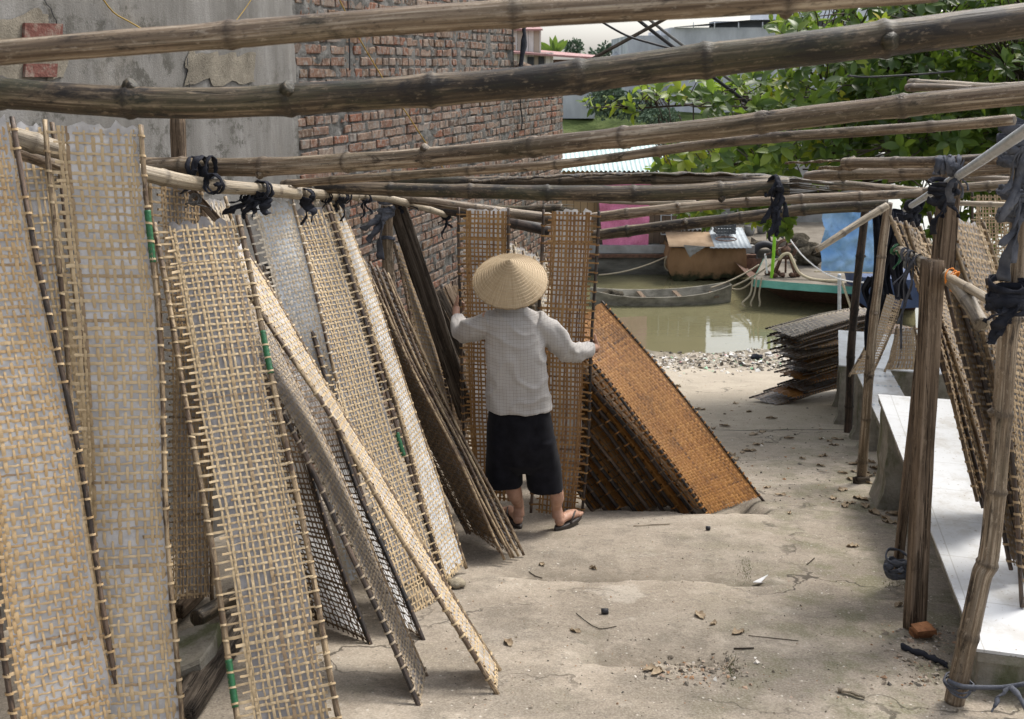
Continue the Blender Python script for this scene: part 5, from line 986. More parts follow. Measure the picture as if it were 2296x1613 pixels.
for k in range(3):
    x = (1655, 1680, 1708)[k]; p = at(x, 525, 26.0 + .3 * k); p[2] = BZ; e = thing('potted_plant', ('bushy pot plant nearest the tarpaulin cabin on the barge deck', 'middle pot plant on the barge deck', 'right hand pot plant on the barge deck')[k], 'pot plant', p, 'pot plants on the barge')
    mb = MB(); tube(mb, np.array([p + [0, 0, .01], p + [0, 0, .26]]), np.array([.12, .16]), 12); mb.build('pot', MT['hulltop'], e)
    mb = MB()
    for i in range(90):
        d = RNG.normal(0, 1, 3); d[2] = abs(d[2]) + .2; d /= np.linalg.norm(d); q = p + [0, 0, .3] + d * random.uniform(.1, .42); s1 = np.cross(d, [0, 0, 1]); s1 = s1 / (np.linalg.norm(s1) + 1e-6) * .035; mb.add([q, q + d * .06 + s1, q + d * .13, q + d * .06 - s1], [[0, 1, 2, 3]])
    mb.build('foliage', MT['leafpot'], e, smooth=False)
mb = MB(); p = at(1735, 558, 24.3); p = np.array([p[0] - .35, 23.8, BZ - .05]); th = np.arange(25) / 24 * 6.283; tube(mb, p + np.stack([.27 * np.cos(th), 0 * th, .27 * np.sin(th)], 1), .085, 10); tag(mb.build('old_tyre', MT['cable']), 'old tyre fender hanging on the barge side', 'tyre')
def covered():
    e = thing('tarpaulin_cabin', 'floating box cabin wrapped in brown tarpaulin with sheet metal on top', 'cabin', at(1588, 627, 23.0)); P = quadpx([(1506, 556), (1672, 556), (1674, 618), (1512, 629)], 22.9)
    mb = MB(); nx, ny = 40, 16; front = np.zeros((ny, nx, 3))
    for j in range(ny):
        for i in range(nx):
            u, v = i / (nx - 1), j / (ny - 1); q = (P[0] * (1 - u) + P[1] * u) * (1 - v) + (P[3] * (1 - u) + P[2] * u) * v; front[j, i] = q + np.array([-.12 * math.sin(v * 3) * (1 - u) ** 6, -.05 * math.sin(v * 3.1) + .035 * fb(u * 9, v * 1.5, 0, 1.0, 3), -.04 * (v > .95) * abs(fb(u, 0, 0, 6, 3)) * 3])
    mb.add(front.reshape(-1, 3), grid_faces(ny, nx)); back = front + np.array([0, 1.5, 0])
    for (col, rev) in ((0, 0), (nx - 1, 1)):
        mb.add(np.concatenate([front[:, col], back[:, col]]), grid_faces(2, ny) if rev else grid_faces(2, ny)[:, ::-1])
    mb.build('tarpaulin', MT['otarp'], e)
    zt = P[0][2]
    def sheet(pts, Y0, Y1, rise, nm, mt, cor=0.0):
        a, b = at(pts[0], 558, Y0)[0], at(pts[1], 558, Y0)[0]; m = 60; x = np.linspace(a, b, m); r0 = np.stack([x, np.full(m, Y0), zt + pts[2] + cor * np.sin(x * 60)], 1); r1 = np.stack([x + .05, np.full(m, Y1), zt + pts[2] + rise + cor * np.sin(x * 60)], 1); q = MB(); dn = np.array([0, 0, -.012]); q.add(np.concatenate([r0 + dn, r0, r1, r1 + dn]), grid_faces(4, m)); q.build(nm, MT[mt], e)
    sheet((1500, 1602, .06), 22.75, 23.7, .19, 'cardboard_sheet', 'card'); sheet((1592, 1686, .04), 22.7, 24.0, .26, 'metal_sheet', 'sheet', .006); sheet((1530, 1596, .30), 23.7, 24.3, .16, 'corrugated_sheet', 'hulltop', .02)
    return zt
ct = covered()
hang_cloth('torn_sack', 'torn grey sack draped over the front edge of the tarpaulin cabin', 'sack', [(1532, 549), (1582, 553), (1568, 562), (1546, 577)], 22.6, 'hulltop', .03, 12, 10, 3)
mb = MB(); c = at(1624, 530, 23.4); c[2] = ct + .28
for k in range(4):
    z = c[2] + .02 + .075 * k
    for (dx, dy, sx, sy) in ((0, -.19, .46, .02), (0, .19, .46, .02), (-.22, 0, .02, .36), (.22, 0, .02, .36)): box(mb, [c[0] + dx, c[1] + dy, z], sx, sy, .05)
for i in range(7):
    for dy in (-.2, .2): box(mb, [c[0] - .21 + .07 * i, c[1] + dy, c[2] + .13], .022, .012, .29)
box(mb, [c[0], c[1], c[2] + .0], .44, .38, .02); tag(mb.build('plastic_crate', MT['crate'], smooth=False), 'dark grey plastic crate standing on top of the tarpaulin cabin', 'crate')
mb = MB(); th = np.arange(41) / 40 * 6.283; c2 = at(1628, 537, 22.95); c2[2] = ct + .20; tube(mb, c2 + np.stack([.24 * np.cos(th), .10 * np.sin(th), .03 * np.sin(th)], 1), .014, 6); tag(mb.build('iron_hoop', MT['rust']), 'thin rusty hoop lying on the cabin roof in front of the crate', 'hoop')
def sampan():
    e = thing('sampan', 'old grey wooden sampan moored low in the water', 'boat', at(1480, 690, 20.8)); A, B = at(1325, 683, 20.7), at(1636, 664, 20.9); A[2] = B[2] = WZ; d = B - A; L = np.linalg.norm(d); d /= L; s_ = np.array([-d[1], d[0], 0]); n = 40; out, inn = [], []
    for i in range(n + 1):
        f = i / n; w_ = .40 * (1 - abs(2 * f - 1) ** 3.2 * .62); sh = .20 + .16 * abs(2 * f - .9) ** 2.5; fl = .55 + .3 * (1 - abs(2 * f - 1)); c = A + d * L * f; k = .04 * max(0, abs(2 * f - 1) - .6)
        out.append([c + s_ * w_ + [0, 0, sh], c + s_ * w_ * fl + [0, 0, -.05 + k], c - s_ * w_ * fl + [0, 0, -.05 + k], c - s_ * w_ + [0, 0, sh]])
        w2 = max(.02, w_ - .035); inn.append([c + s_ * w2 + [0, 0, sh], c + s_ * w2 * fl + [0, 0, .02 + k], c - s_ * w2 * fl + [0, 0, .02 + k], c - s_ * w2 + [0, 0, sh]])
    mb = MB(); o, q = np.array(out).reshape(-1, 3), np.array(inn).reshape(-1, 3); N = len(o); mb.add(np.vstack([o, q]), grid_faces(n + 1, 4).tolist() + (grid_faces(n + 1, 4)[:, ::-1] + N).tolist() + [[i * 4 + e_, (i + 1) * 4 + e_, N + (i + 1) * 4 + e_, N + i * 4 + e_] for i in range(n) for e_ in (0, 3)] + [[0, 1, 2, 3], [n * 4, n * 4 + 1, n * 4 + 2, n * 4 + 3]]); mb.build('hull', MT['hullw'], e, smooth=False)
    for f in (.36, .62, .88):
        mb = MB(); c = A + d * L * f + [0, 0, .17]; R = np.stack([d, s_, [0, 0, 1]], 1); box(mb, c, .09, .62, .03, R); mb.build('thwart', MT['timber'], e, smooth=False)
    return A, d, L
MT['hullw'] = mat_simple('weathered_sampan_wood', (.13, .12, .095), (.33, .31, .26), 4, .95, .8, .02, 30, .1, (1, 1, 2))
SA, SDIR, SLN = sampan()
mb = MB()
for k in range(6): c = SA + SDIR * SLN * (.05 + .03 * k) + [0, random.uniform(-.1, .1), .16 + random.uniform(0, .06)]; blob(mb, c, (.11, .1, .06), k, 6, 9, .6)
tag(mb.build('cargo_heap', MT['net']), 'heap of nets and sacks in the left end of the sampan', 'heap')
def teal_boat():
    e = thing('work_boat', 'flat work boat with a teal painted edge, its bow pointing left', 'boat', at(1800, 690, 20.5)); Y0 = 20.3; zb = at(1690, 628, Y0)[2]
    A = at(1690, 628, Y0); B = at(2060, 660, 19.4); B[2] = A[2] - .02; C_ = B + np.array([.9, 3.6, 0]); D_2 = at(1712, 600, 22.6); D_2[2] = A[2]
    e1 = np.array([0, 0, .0]); mb = MB(); out = [A, (A + B) / 2 + [0, -.1, 0], B, C_, D_2]; prism(mb, [p + [0, 0, -.02] for p in out], [0, 0, .02]); mb.build('deck', MT['deck'], e, smooth=False)
    mb = MB(); n = 24; rows = []
    for i in range(n + 1):
        p = A + (B - A) * i / n + np.array([0, -.1 * math.sin(i / n * 3.14), 0]); bb = .14 + .012 * fb(i, 0, 0, .7); rows.append([p + [0, -.02, .015], p + [0, -.03, -bb], p + [.02, .25, -bb - .02]])
    mb.add(np.array(rows).reshape(-1, 3), grid_faces(n + 1, 3)); P = np.array([A + [-.01, 0, .015], D_2 + [-.01, 0, .015], D_2 + [-.01, 0, -.13], A + [-.01, 0, -.13]]); mb.add(P, [[0, 1, 2, 3]]); mb.build('painted_edge', MT['teal'], e, smooth=False)
    mb = MB(); rows = []
    for i in range(n + 1):
        f = i / n; p = A + (B - A) * f; rows.append([p + [.1, .2, -.13], p + [.3 + .9 * (1 - f), .9, WZ - zb - .15], p + [.3 + .9 * (1 - f), 2.6, WZ - zb - .15], p + [.2, 3.2, -.13]])
    mb.add(np.array(rows).reshape(-1, 3), grid_faces(n + 1, 4).tolist() + [[0, 1, 2, 3]]); mb.build('hull', MT['rust'], e, smooth=False)
    return zb
TZ = teal_boat()
mb = MB(); c = at(1758, 632, 20.7)
top = np.array([c[0] + .02, 20.75, TZ + .62])
for (dx, dy) in ((-.3, -.15), (-.12, .25), (.28, -.1), (.12, .3), (-.2, -.05), (.2, -.2)): tube(mb, np.array([[c[0] + dx, 20.75 + dy, TZ], top]), .022, 6)
th = np.arange(25) / 24 * 6.283
for k in (-.06, .06): tube(mb, top + np.stack([.2 * np.cos(th), k + 0 * th, .2 * np.sin(th) - .05], 1), .018, 6)
tube(mb, np.array([top + [-.5, -.3, -.12], top + [.15, .1, .05]]), .016, 6); tube(mb, np.array([top, top + [.1, .1, .45]]), .016, 6); blob(mb, top + [0, 0, -.08], (.1, .12, .1), 2, 8, 10, .3)
for k in range(9): blob(mb, [c[0] + random.uniform(-.35, .35), 20.5 + random.uniform(0, .4), TZ + .05], (.07, .07, .05), k, 6, 8, .5)
tag(mb.build('rusty_winch', MT['rust']), 'rusty winch tripod standing on the teal edged boat', 'winch')
wire('hose', 'beige hose curling from the winch across the teal edged boat', 'hose', [at(1746, 583, 20.6), at(1757, 571, 20.6), at(1770, 570, 20.6), at(1779, 588, 20.5), at(1792, 612, 20.4), at(1820, 626, 20.3), at(1860, 630, 20.1), at(1890, 631, 20.0)], .034, MT['hose'])
wire('green_pole', 'bright lime green pole standing on the bow of the teal edged boat', 'pole', [at(1730, 626, 20.5), at(1735, 560, 20.5), at(1739, 470, 20.5)], .035, MT['lime'])
wire('white_pole', 'short white stick standing at the tip of the teal edged boat', 'stick', [at(1720, 614, 20.6), at(1716, 570, 20.6)], .022, MT['white'])
mb = MB()
for k in range(14): blob(mb, np.array(at(1815, 590, 22.0)) * np.array([1, 1, 0]) + [random.uniform(-.3, .3), random.uniform(-.3, .4), TZ + random.uniform(.05, .4)], (.18, .16, .13), k + 20, 8, 10, .7)
tag(mb.build('net_heap', MT['net']), 'dark heap of fishing net piled on the teal edged boat', 'net')
wire('mooring_post', 'thin grey steel post standing in the water by the teal edged boat', 'post', [at(1882, 725, 18.8), at(1882, 615, 18.8)], .035, MT['steel'])
wire('bamboo_stick', 'pale stick slanting into the water by the teal edged boat', 'stick', [at(1909, 694, 19.2), at(1888, 632, 19.4)], .025, MT['hose'])
hang_cloth('blue_tarpaulin', 'faded blue tarpaulin hung up between the boats and the slim posts', 'tarpaulin', [(1846, 470), (1990, 462), (1985, 612), (1840, 610)], 18.6, 'btarp', .16, 30, 26, 5)
wire('tarpaulin_stick', 'thin wooden stick along the bottom of the blue tarpaulin', 'stick', [at(1826, 609, 18.5), at(1995, 613, 18.5)], .014, MT['hose'])
mb = MB(); P = [at(1935, 622, 18.9), at(2080, 630, 18.7), at(2080, 690, 18.7), at(1950, 694, 18.9)]; prism(mb, P, [0, 1.2, 0]); tag(mb.build('blue_boat', MT['bluehull'], smooth=False), 'dark blue boat hull just visible behind the slim bamboo posts', 'boat')
RP = 'mooring ropes'
def sag(a, b, s_, n=9):
    a, b = np.array(a), np.array(b); t = np.linspace(0, 1, n)[:, None]; return list(a + (b - a) * t - np.array([0, 0, 1]) * s_ * 4 * t * (1 - t))
tip = SA + SDIR * SLN + [0, 0, .3]
wire('mooring_rope', 'long rope running from the houseboat knot down to the left', 'rope', sag(at(1342, 617, 22.8), at(1504, 571, 23.2), .1), .018, MT['rope'], RP)
wire('mooring_rope', 'upper rope from the tip of the sampan to the teal edged boat', 'rope', sag(SA + SDIR * SLN * .86 + [0, 0, .3], at(1702, 594, 21.2), .05), .018, MT['rope'], RP)
wire('mooring_rope', 'lower rope from the tip of the sampan to the rusty winch', 'rope', sag(tip, at(1745, 580, 20.7), .06), .02, MT['rope'], RP)
wire('mooring_rope', 'slack rope hanging between the sampan tip and the teal bow', 'rope', sag(tip, at(1692, 625, 20.3), .12), .018, MT['rope'], RP)
for k, (x, d_) in enumerate(((1688, .95), (1697, 1.15), (1708, 1.0))): wire('mooring_rope', 'rope loop dangling from the teal bow down to the water', 'rope', [at(x, 622, 20.2), at(x - 6, 660, 20.15), at(x - 24 + 10 * k, 680, 20.1), at(x - 18 + 6 * k, 688, 20.1)], .018, MT['rope'], RP)
wire('mooring_rope', 'white rope sagging in front of the blue tarpaulin', 'rope', [at(1764, 527, 18.5), at(1785, 556, 18.4), at(1806, 580, 18.3), at(1840, 607, 18.2), at(1870, 622, 18.1), at(1910, 632, 18.0), at(1965, 634, 17.9)], .013, MT['white'], RP)
mb = MB()
for k in range(3): th = np.arange(17) / 16 * 6.283; tube(mb, at(1502, 577, 23.15) + np.stack([(.06 + .03 * k) * np.cos(th), .03 * np.sin(th * 2), -.07 * k + (.1 + .05 * k) * np.sin(th)], 1), .018, 6)
tag(mb.build('rope_knot', MT['rope']), 'knot of rope loops hanging at the left corner of the tarpaulin cabin', 'rope')
# ================================================================== FAR BANK BUILDINGS
MT['fargrey'] = mat_simple('far_grey_concrete', (.34, .355, .38), (.62, .64, .67), .55, .95, .3, .1, 1.2, .1, (1, 1, .35))  # far concrete colours are lightened: distance haze painted in
MT['farlight'] = mat_simple('far_pale_concrete', (.55, .57, .60), (.66, .68, .71), .5, .95, .2, .05, 2, .1)
MT['farroof'] = mat_simple('far_roof_sheet', (.20, .22, .24), (.32, .34, .36), .6, .8, .2, .05, 2)
MT['redroof'] = mat_simple('red_sheet_roof', (.30, .15, .145), (.40, .24, .23), 1.5, .7, .2, .03, 6)
MT['whiteplank'] = planks_mat('whitewashed_sheet', (.36, .31, .25), (.56, .54, .5), (.66, .65, .63), 3.0)
MT['dkopen'] = mat_simple('dark_opening', (.03, .035, .04), (.06, .065, .07), 3)
MT['shrub'] = mat_simple('far_shrub_leaf', (.045, .085, .045), (.11, .16, .085), 1.5, .9)
def farblock(e, nm, x0, x1, yt, yb, Y, dep, mt):
    A, B, C_, D_2 = at(x0, yb, Y), at(x1, yb, Y), at(x1, yt, Y), at(x0, yt, Y); m = MB(); z0, z1 = A[2], C_[2]; box(m, [(A[0] + B[0]) / 2, Y + dep / 2, (z0 + z1) / 2], B[0] - A[0], dep, z1 - z0); return m.build(nm, MT[mt], e, smooth=False)
e = thing('concrete_warehouse', 'large grey concrete warehouse with a flat awning roof on the far bank', 'warehouse', at(1640, 262, 84))
farblock(e, 'low_wing', 1404, 1500, 80, 262, 85.5, 14, 'fargrey'); farblock(e, 'main_wall', 1499, 1905, 62, 262, 84, 14, 'fargrey'); farblock(e, 'tower', 1729, 2010, 20, 68, 88, 8, 'farlight'); farblock(e, 'awning_opening', 1600, 1730, 48, 66, 85.6, 2, 'farroof')
m = MB(); slab(m, [at(1512, 61, 83.4), at(1680, 45, 83.4), at(1900, 43, 83.4), at(1900, 44, 88), at(1680, 46, 88), at(1512, 62, 88)], .08); m.build('awning_roof', MT['farroof'], e, smooth=False)
m = MB()
for x in (1555, 1602, 1656, 1710): tube(m, np.array([at(x, 66, 83.6), at(x, 50, 83.6)]), .05, 6)
m.build('awning_post', MT['farlight'], e)
e = thing('river_wall', 'stained grey retaining wall at the foot of the far bank beside the brick wall', 'wall', at(1300, 268, 80)); farblock(e, 'wall_face', 1225, 1334, 205, 266, 80, 3, 'fargrey')
e = thing('sheet_shed', 'tall whitewashed sheet shed with a red roof edge beyond the brick wall', 'shed', at(1180, 140, 62)); farblock(e, 'upper_wall', 1146, 1213, 68, 118, 62, 6, 'whiteplank'); LW_ = farblock(e, 'lower_wall', 1146, 1240, 118, 200, 60.5, 6, 'whiteplank')
for (a, b) in ((1182, 1197), (1207, 1221)): farblock(LW_, 'dark_opening', a, b, 128, 158, 60.42, .1, 'dkopen')
m = MB(); slab(m, [at(1140, 69, 61.5), at(1217, 69, 61.5), at(1206, 60, 66), at(1146, 60, 66)], .1); m.build('upper_roof', MT['redroof'], e, smooth=False)
m = MB(); slab(m, [at(1140, 120, 59.8), at(1342, 134, 59.8), at(1335, 128, 66), at(1150, 111, 66)], .12); m.build('lower_roof', MT['redroof'], e, smooth=False)
farblock(e, 'brick_wing', 1240, 1334, 134, 200, 60.6, 6, 'rust'); farblock(e, 'shutter', 1290, 1330, 136, 149, 60.5, .1, 'whiteplank')
e = thing('open_shed', 'low open shed with a dark sheet roof between shed and warehouse', 'shed', at(1390, 140, 92)); farblock(e, 'back_wall', 1372, 1404, 130, 200, 95, 3, 'farlight'); m = MB(); slab(m, [at(1364, 133, 91), at(1408, 132, 91), at(1410, 108, 97), at(1390, 110, 97)], .12); m.build('sheet_roof', MT['farroof'], e, smooth=False)
# ================================================================== CABLES
CB = 'cables and lines overhead'
wire('overhead_cable', 'thick black cable slanting down to the right, left one of the pair', 'cable', [at(1400, 14, 9.5), at(1425, 40, 9.5), at(1511, 107, 9.6), at(1700, 248, 9.8), at(1778, 296, 9.9), at(1885, 360, 10), at(1960, 400, 10.1)], .019, MT['cable'], CB)
wire('overhead_cable', 'grey cable slanting down to the right, right one of the pair', 'cable', [at(1425, 12, 9.6), at(1450, 39, 9.6), at(1536, 106, 9.7), at(1731, 246, 9.9), at(1830, 300, 10), at(1949, 354, 10.1), at(2030, 396, 10.2)], .016, MT['wire'], CB)
wire('overhead_cable', 'thin black cable sagging across the white sky', 'cable', [at(1310, 26, 9), at(1345, 47, 9), at(1405, 80, 9), at(1462, 98, 9), at(1500, 108, 9)], .011, MT['cable'], CB)
wire('overhead_cable', 'thin black line level through the tree under the mossy pole', 'cable', [at(1900, 170, 8.4), at(1950, 173, 8.4), at(2060, 167, 8.4), at(2140, 160, 8.4)], .009, MT['cable'], CB)
wire('wooden_pole', 'dark wooden pole slanting up to the right against the sky', 'pole', [at(1300, 150, 9.3), at(1322, 136, 9.3), at(1505, 35, 9.3), at(1540, 15, 9.3)], .019, MT['timberd'])
# ================================================================== TREE
def leaf_mat(name, cols):
    t = NT(name); r = t.attr('rnd'); c = t.ramp(r, cols); d = t.b; t.ln(c, d.inputs['Base Color']); d.inputs['Roughness'].default_value = .42; d.inputs['Specular IOR Level'].default_value = .5
    tl = t.n('BsdfTranslucent'); t.ln(t.mix(.5, c, (.25, .38, .03)), tl.inputs['Color']); m = t.n('MixShader'); m.inputs[0].default_value = .5; t.ln(d.outputs[0], m.inputs[1]); t.ln(tl.outputs[0], m.inputs[2]); t.ln(m.outputs[0], t.out.inputs[0]); return t.m
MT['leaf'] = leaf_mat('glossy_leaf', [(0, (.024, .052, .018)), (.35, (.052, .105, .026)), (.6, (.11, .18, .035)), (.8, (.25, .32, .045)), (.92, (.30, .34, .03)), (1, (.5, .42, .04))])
def leaves(mb, base, d, up, l, w_, r, rg):
    """arrays of leaves"""
    d = d / np.linalg.norm(d, axis=1)[:, None]; s_ = np.cross(d, up); s_ /= np.linalg.norm(s_, axis=1)[:, None] + 1e-9; n = np.cross(s_, d); l = l[:, None]; w_ = w_[:, None]; V = []
    cur = rg.uniform(-.05, .28, len(l))[:, None] * l
    for (f, k, g) in ((0, .06, 0), (.25, .78, .06), (.5, 1.0, .09), (.75, .72, .06), (1.0, .03, 0)):
        c = base + d * l * f - n * cur * f * f
        V += [c - s_ * w_ * k + n * g * w_ * 4, c, c + s_ * w_ * k + n * g * w_ * 4]
    V = np.stack(V, 1); m = len(l); idx = np.arange(m * 15).reshape(m, 5, 3); q = np.concatenate([np.stack([idx[:, i, k], idx[:, i, k + 1], idx[:, i + 1, k + 1], idx[:, i + 1, k]], -1) for i in range(4) for k in (0, 1)])
    mb.add(V.reshape(-1, 3), q, np.repeat(r, 15))
def inpoly(x, y, P):
    c = False; j = len(P) - 1
    for i in range(len(P)):
        if (P[i][1] > y) != (P[j][1] > y) and x < (P[j][0] - P[i][0]) * (y - P[i][1]) / (P[j][1] - P[i][1]) + P[i][0]: c = not c
        j = i
    return c
def build_tree():
    rg = np.random.default_rng(11); tb = G(2390, 900) * 1.0; tb = np.array([5.9, 10.6, ground_z(5.9, 10.6)]); e = thing('leafy_tree', 'broad leaved green tree with yellow young shoots reaching in from the right', 'tree', tb)
    mb = MB(); top = tb + np.array([-.3, 0, 3.2]); limbs = []
    P = spline([tb, tb + [-.05, .02, 1.2], tb + [-.15, 0, 2.3], top], .08); tube(mb, P, np.linspace(.17, .10, len(P)), 12); mb.build('trunk', MT['timberd'], e)
    mb = MB(); tg = [(2100, 60, 9.5), (1900, 30, 10.2), (1790, 60, 10.5), (2000, 170, 9.6), (1850, 210, 9.9), (1640, 215, 10.2), (1420, 243, 10.0), (1900, 300, 10), (1650, 345, 10.4), (1500, 385, 10.6), (2100, 300, 9.2), (2000, 390, 10), (1720, 480, 11), (2180, 500, 8.6), (2260, 150, 9), (2250, -60, 9.6), (1800, 380, 10.6), (1560, 470, 11), (2250, 400, 9)]
    for q in tg:
        b = at(*q); a = tb + (top - tb) * rg.uniform(.62, 1.0); m = (a + b) / 2 + np.array([.2, rg.uniform(-.2, .2), rg.uniform(.0, .25)]); P = spline([a, m, b], .06); tube(mb, P, np.linspace(.05, .008, len(P)), 7); limbs.append(P)
    LP = np.concatenate(limbs)
    polys = [([(1738, 20), (1800, 5), (2420, -60), (2420, 470), (2270, 470), (2050, 400), (1900, 405), (1560, 402), (1470, 396), (1500, 350), (1640, 305), (1690, 262), (1600, 250), (1560, 205), (1600, 170), (1760, 170), (1820, 110), (1745, 80)], 1200), ([(1830, 0), (2420, -60), (2420, 440), (2100, 400), (1880, 400), (1900, 200)], 1100), ([(1420, 396), (1560, 330), (1700, 320), (1700, 404)], 60), ([(1655, 452), (1790, 452), (1768, 520), (1700, 512)], 26), ([(1500, 455), (1620, 452), (1600, 486), (1540, 490)], 14), ([(2030, 440), (2300, 420), (2300, 640), (2230, 620), (2060, 545)], 70), ([(1420, 178), (1600, 168), (1600, 235), (1440, 225)], 22)]
    lb = MB()
    cl = []
    for P, n in polys:
        xs = [p[0] for p in P]; ys = [p[1] for p in P]; k = 0
        while k < n:
            x, y = rg.uniform(min(xs), max(xs)), rg.uniform(min(ys), max(ys))
            if inpoly(x, y, P):
                if fb(x, y, 0, .012, 2) < -.22 and rg.random() < .75 : k += .4; continue
                cl.append((x, y, rg.uniform(8.6, 12.6) if y < 410 else rg.uniform(9.5, 11.2))); k += 1
    for x, y in ((1318, 240), (1345, 243), (1370, 238), (1395, 240), (1418, 232), (1440, 226), (1470, 220), (1500, 214), (1530, 222), (1450, 190), (1380, 225), (1430, 252), (1480, 205), (1520, 196), (1745, 62), (1762, 75), (1730, 50), (1560, 225), (1600, 240)): cl.append((x, y, 10.0 + rg.uniform(-.15, .15)))
    for (x, y, Y) in cl:
        c = at(x, y, Y); i = int(np.argmin(np.sum((LP - c) ** 2, 1))); a = LP[i]; ax_ = c - a; dd = np.linalg.norm(ax_); ax_ = ax_ / (dd + 1e-6)
        ax_ = ax_ + np.array([-.25, -.15, .5]) + rg.normal(0, .35, 3); ax_ /= np.linalg.norm(ax_)
        if dd > .02:
            st = a if dd < .5 else c + (a - c) * .5 / dd; P = np.array([st, (st + c) / 2 + rg.normal(0, .02, 3), c, c + ax_ * .07]); tube(mb, P, np.array([.008, .006, .004, .002]), 4)
        edge = x < 1560 or (x < 1780 and y < 110); m = int(rg.integers(6, 10)) if not edge else int(rg.integers(4, 7)); th = rg.uniform(0, 6.28) + np.arange(m) * 2.4; u = np.cross(ax_, [.3, .2, 1]); u /= np.linalg.norm(u); v = np.cross(ax_, u); tilt = rg.uniform(.2, .9, m)[:, None]
        d = (u * np.cos(th)[:, None] + v * np.sin(th)[:, None]) * 1.0 + ax_ * tilt - np.array([0, 0, .25]) * rg.uniform(0, 1, (m, 1)); base = c + ax_ * rg.uniform(-.05, .07, m)[:, None]
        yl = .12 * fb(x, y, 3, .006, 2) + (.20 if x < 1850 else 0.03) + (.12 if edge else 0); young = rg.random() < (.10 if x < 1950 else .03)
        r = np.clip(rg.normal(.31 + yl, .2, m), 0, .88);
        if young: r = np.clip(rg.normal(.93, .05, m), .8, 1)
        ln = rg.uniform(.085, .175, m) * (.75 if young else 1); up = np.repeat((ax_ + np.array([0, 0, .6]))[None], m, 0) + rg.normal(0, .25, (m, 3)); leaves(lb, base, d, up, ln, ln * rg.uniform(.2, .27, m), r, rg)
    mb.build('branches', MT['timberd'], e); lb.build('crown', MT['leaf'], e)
build_tree()
MT['farleaf'] = mat_simple('hazy_leaf', (.07, .115, .075), (.16, .22, .14), 1.2, .9)  # distance haze painted into the leaf colour, paler and greyer
def shrub(name, label, px, n, ls, mt='leaf', group=None, r0=.35):
    rg = np.random.default_rng(len(label)); x, y, Y, rx, rz = px; c = at(x, y, Y); e = thing(name, label, 'shrub', c - [0, 0, rz], group); mb = MB()
    for k in range(7): P = spline([c - [0, 0, rz], c + [rg.normal(0, rx * .3), 0, -rz * .3], c + [rg.normal(0, rx * .6), rg.normal(0, .3), rg.uniform(0, rz * .7)]], .3); tube(mb, P, np.linspace(ls * .25, ls * .05, len(P)), 5)
    mb.build('stems', MT['timberd'], e); mb = MB(); d = rg.normal(0, 1, (n, 3)); d /= np.linalg.norm(d, axis=1)[:, None]; rr = rg.uniform(.35, 1, n)[:, None] ** .6 * (1 + .35 * np.array([fb(*q, 2.0, 3) for q in d])[:, None]); base = c + d * rr * np.array([rx, rx * .7, rz]); dr = d + rg.normal(0, .6, (n, 3)); leaves(mb, base, dr, rg.normal(0, 1, (n, 3)) + [0, 0, 1], rg.uniform(.6, 1.2, n) * ls, rg.uniform(.2, .4, n) * ls, np.clip(rg.normal(r0, .15, n), 0, .8), rg); mb.build('foliage', MT[mt], e)
shrub('river_shrub', 'bluish green shrub on the far bank beside the retaining wall', (1362, 225, 77.5, 1.4, 1.3), 1500, .26, 'farleaf', 'shrubs on the far bank', .3)
shrub('river_shrub', 'bushy shrub on the far bank under the yellow leaved branch', (1425, 238, 77, 1.7, 1.0), 1500, .26, 'farleaf', 'shrubs on the far bank', .42)
shrub('river_shrub', 'small round shrub low on the far bank', (1480, 262, 75, 1.5, .6), 900, .24, 'farleaf', 'shrubs on the far bank', .55)
shrub('distant_tree', 'hazy round tree top between shed roof and warehouse', (1362, 140, 100, 2.3, 1.8), 1500, .35, 'farleaf', None, .5)
shrub('distant_tree', 'hazy tiny tree top above the red shed roof', (1287, 106, 120, 1.1, .9), 700, .3, 'farleaf', None, .5)
e = thing('banana_plant', 'banana plant with ragged leaves sticking up behind the red shed roof', 'plant', at(1248, 128, 72)); mb = MB(); rg = np.random.default_rng(5); n = 7; c = at(1243, 122, 72); d = np.stack([np.linspace(-1.1, 1.2, n), rg.normal(0, .3, n), rg.uniform(.5, 1.3, n)], 1); leaves(mb, np.repeat(c[None], n, 0), d, np.repeat(np.array([[0, -1, .3]]), n, 0), rg.uniform(1.0, 1.7, n), rg.uniform(.16, .26, n), np.full(n, .6), rg); mb.build('leaves', MT['leaf'], e)
# ================================================================== LITTER
MT['dry'] = mat_simple('dry_leaf', (.17, .12, .075), (.40, .32, .22), 25, .85, .5, .003, 80, .2)
def dry_leaf(x, y, l, seed, dz=0.0):
    rg = np.random.default_rng(seed); p = G(x, y); a = rg.uniform(0, 6.28); d = np.array([math.cos(a), math.sin(a), -SLOPE * math.sin(a)]); d /= np.linalg.norm(d); s_ = np.cross([0, .2, 1], d); s_ /= np.linalg.norm(s_); n = np.cross(d, s_); cu = rg.uniform(.25, 1.3); V = []
    for f in np.linspace(0, 1, 9):
        w_ = .27 * l * math.sin(math.pi * min(1, f * .97 + .015)) ** .75
        for k in (-1, -.5, 0, .5, 1): V.append(p + d * l * (f - .5) + s_ * w_ * k * math.cos(cu * abs(k) * .6) + n * (.004 + l * .14 * abs(k) ** 1.6 * min(cu, 1.4) * math.sin(math.pi * f) + .12 * l * cu * (f - .5) ** 2 + .006 * rg.normal() * abs(k) + dz))
    q = np.array(V); q2 = q + n * .0012; F1 = grid_faces(9, 5); mb = MB(); mb.add(np.vstack([q, q2]), F1[:, ::-1].tolist() + (F1 + 45).tolist()); return tag(mb.build('dry_leaf', MT['dry']), 'curled brown dry leaf fallen on the ramp', 'dry leaf', 'dry leaves scattered on the ramp')
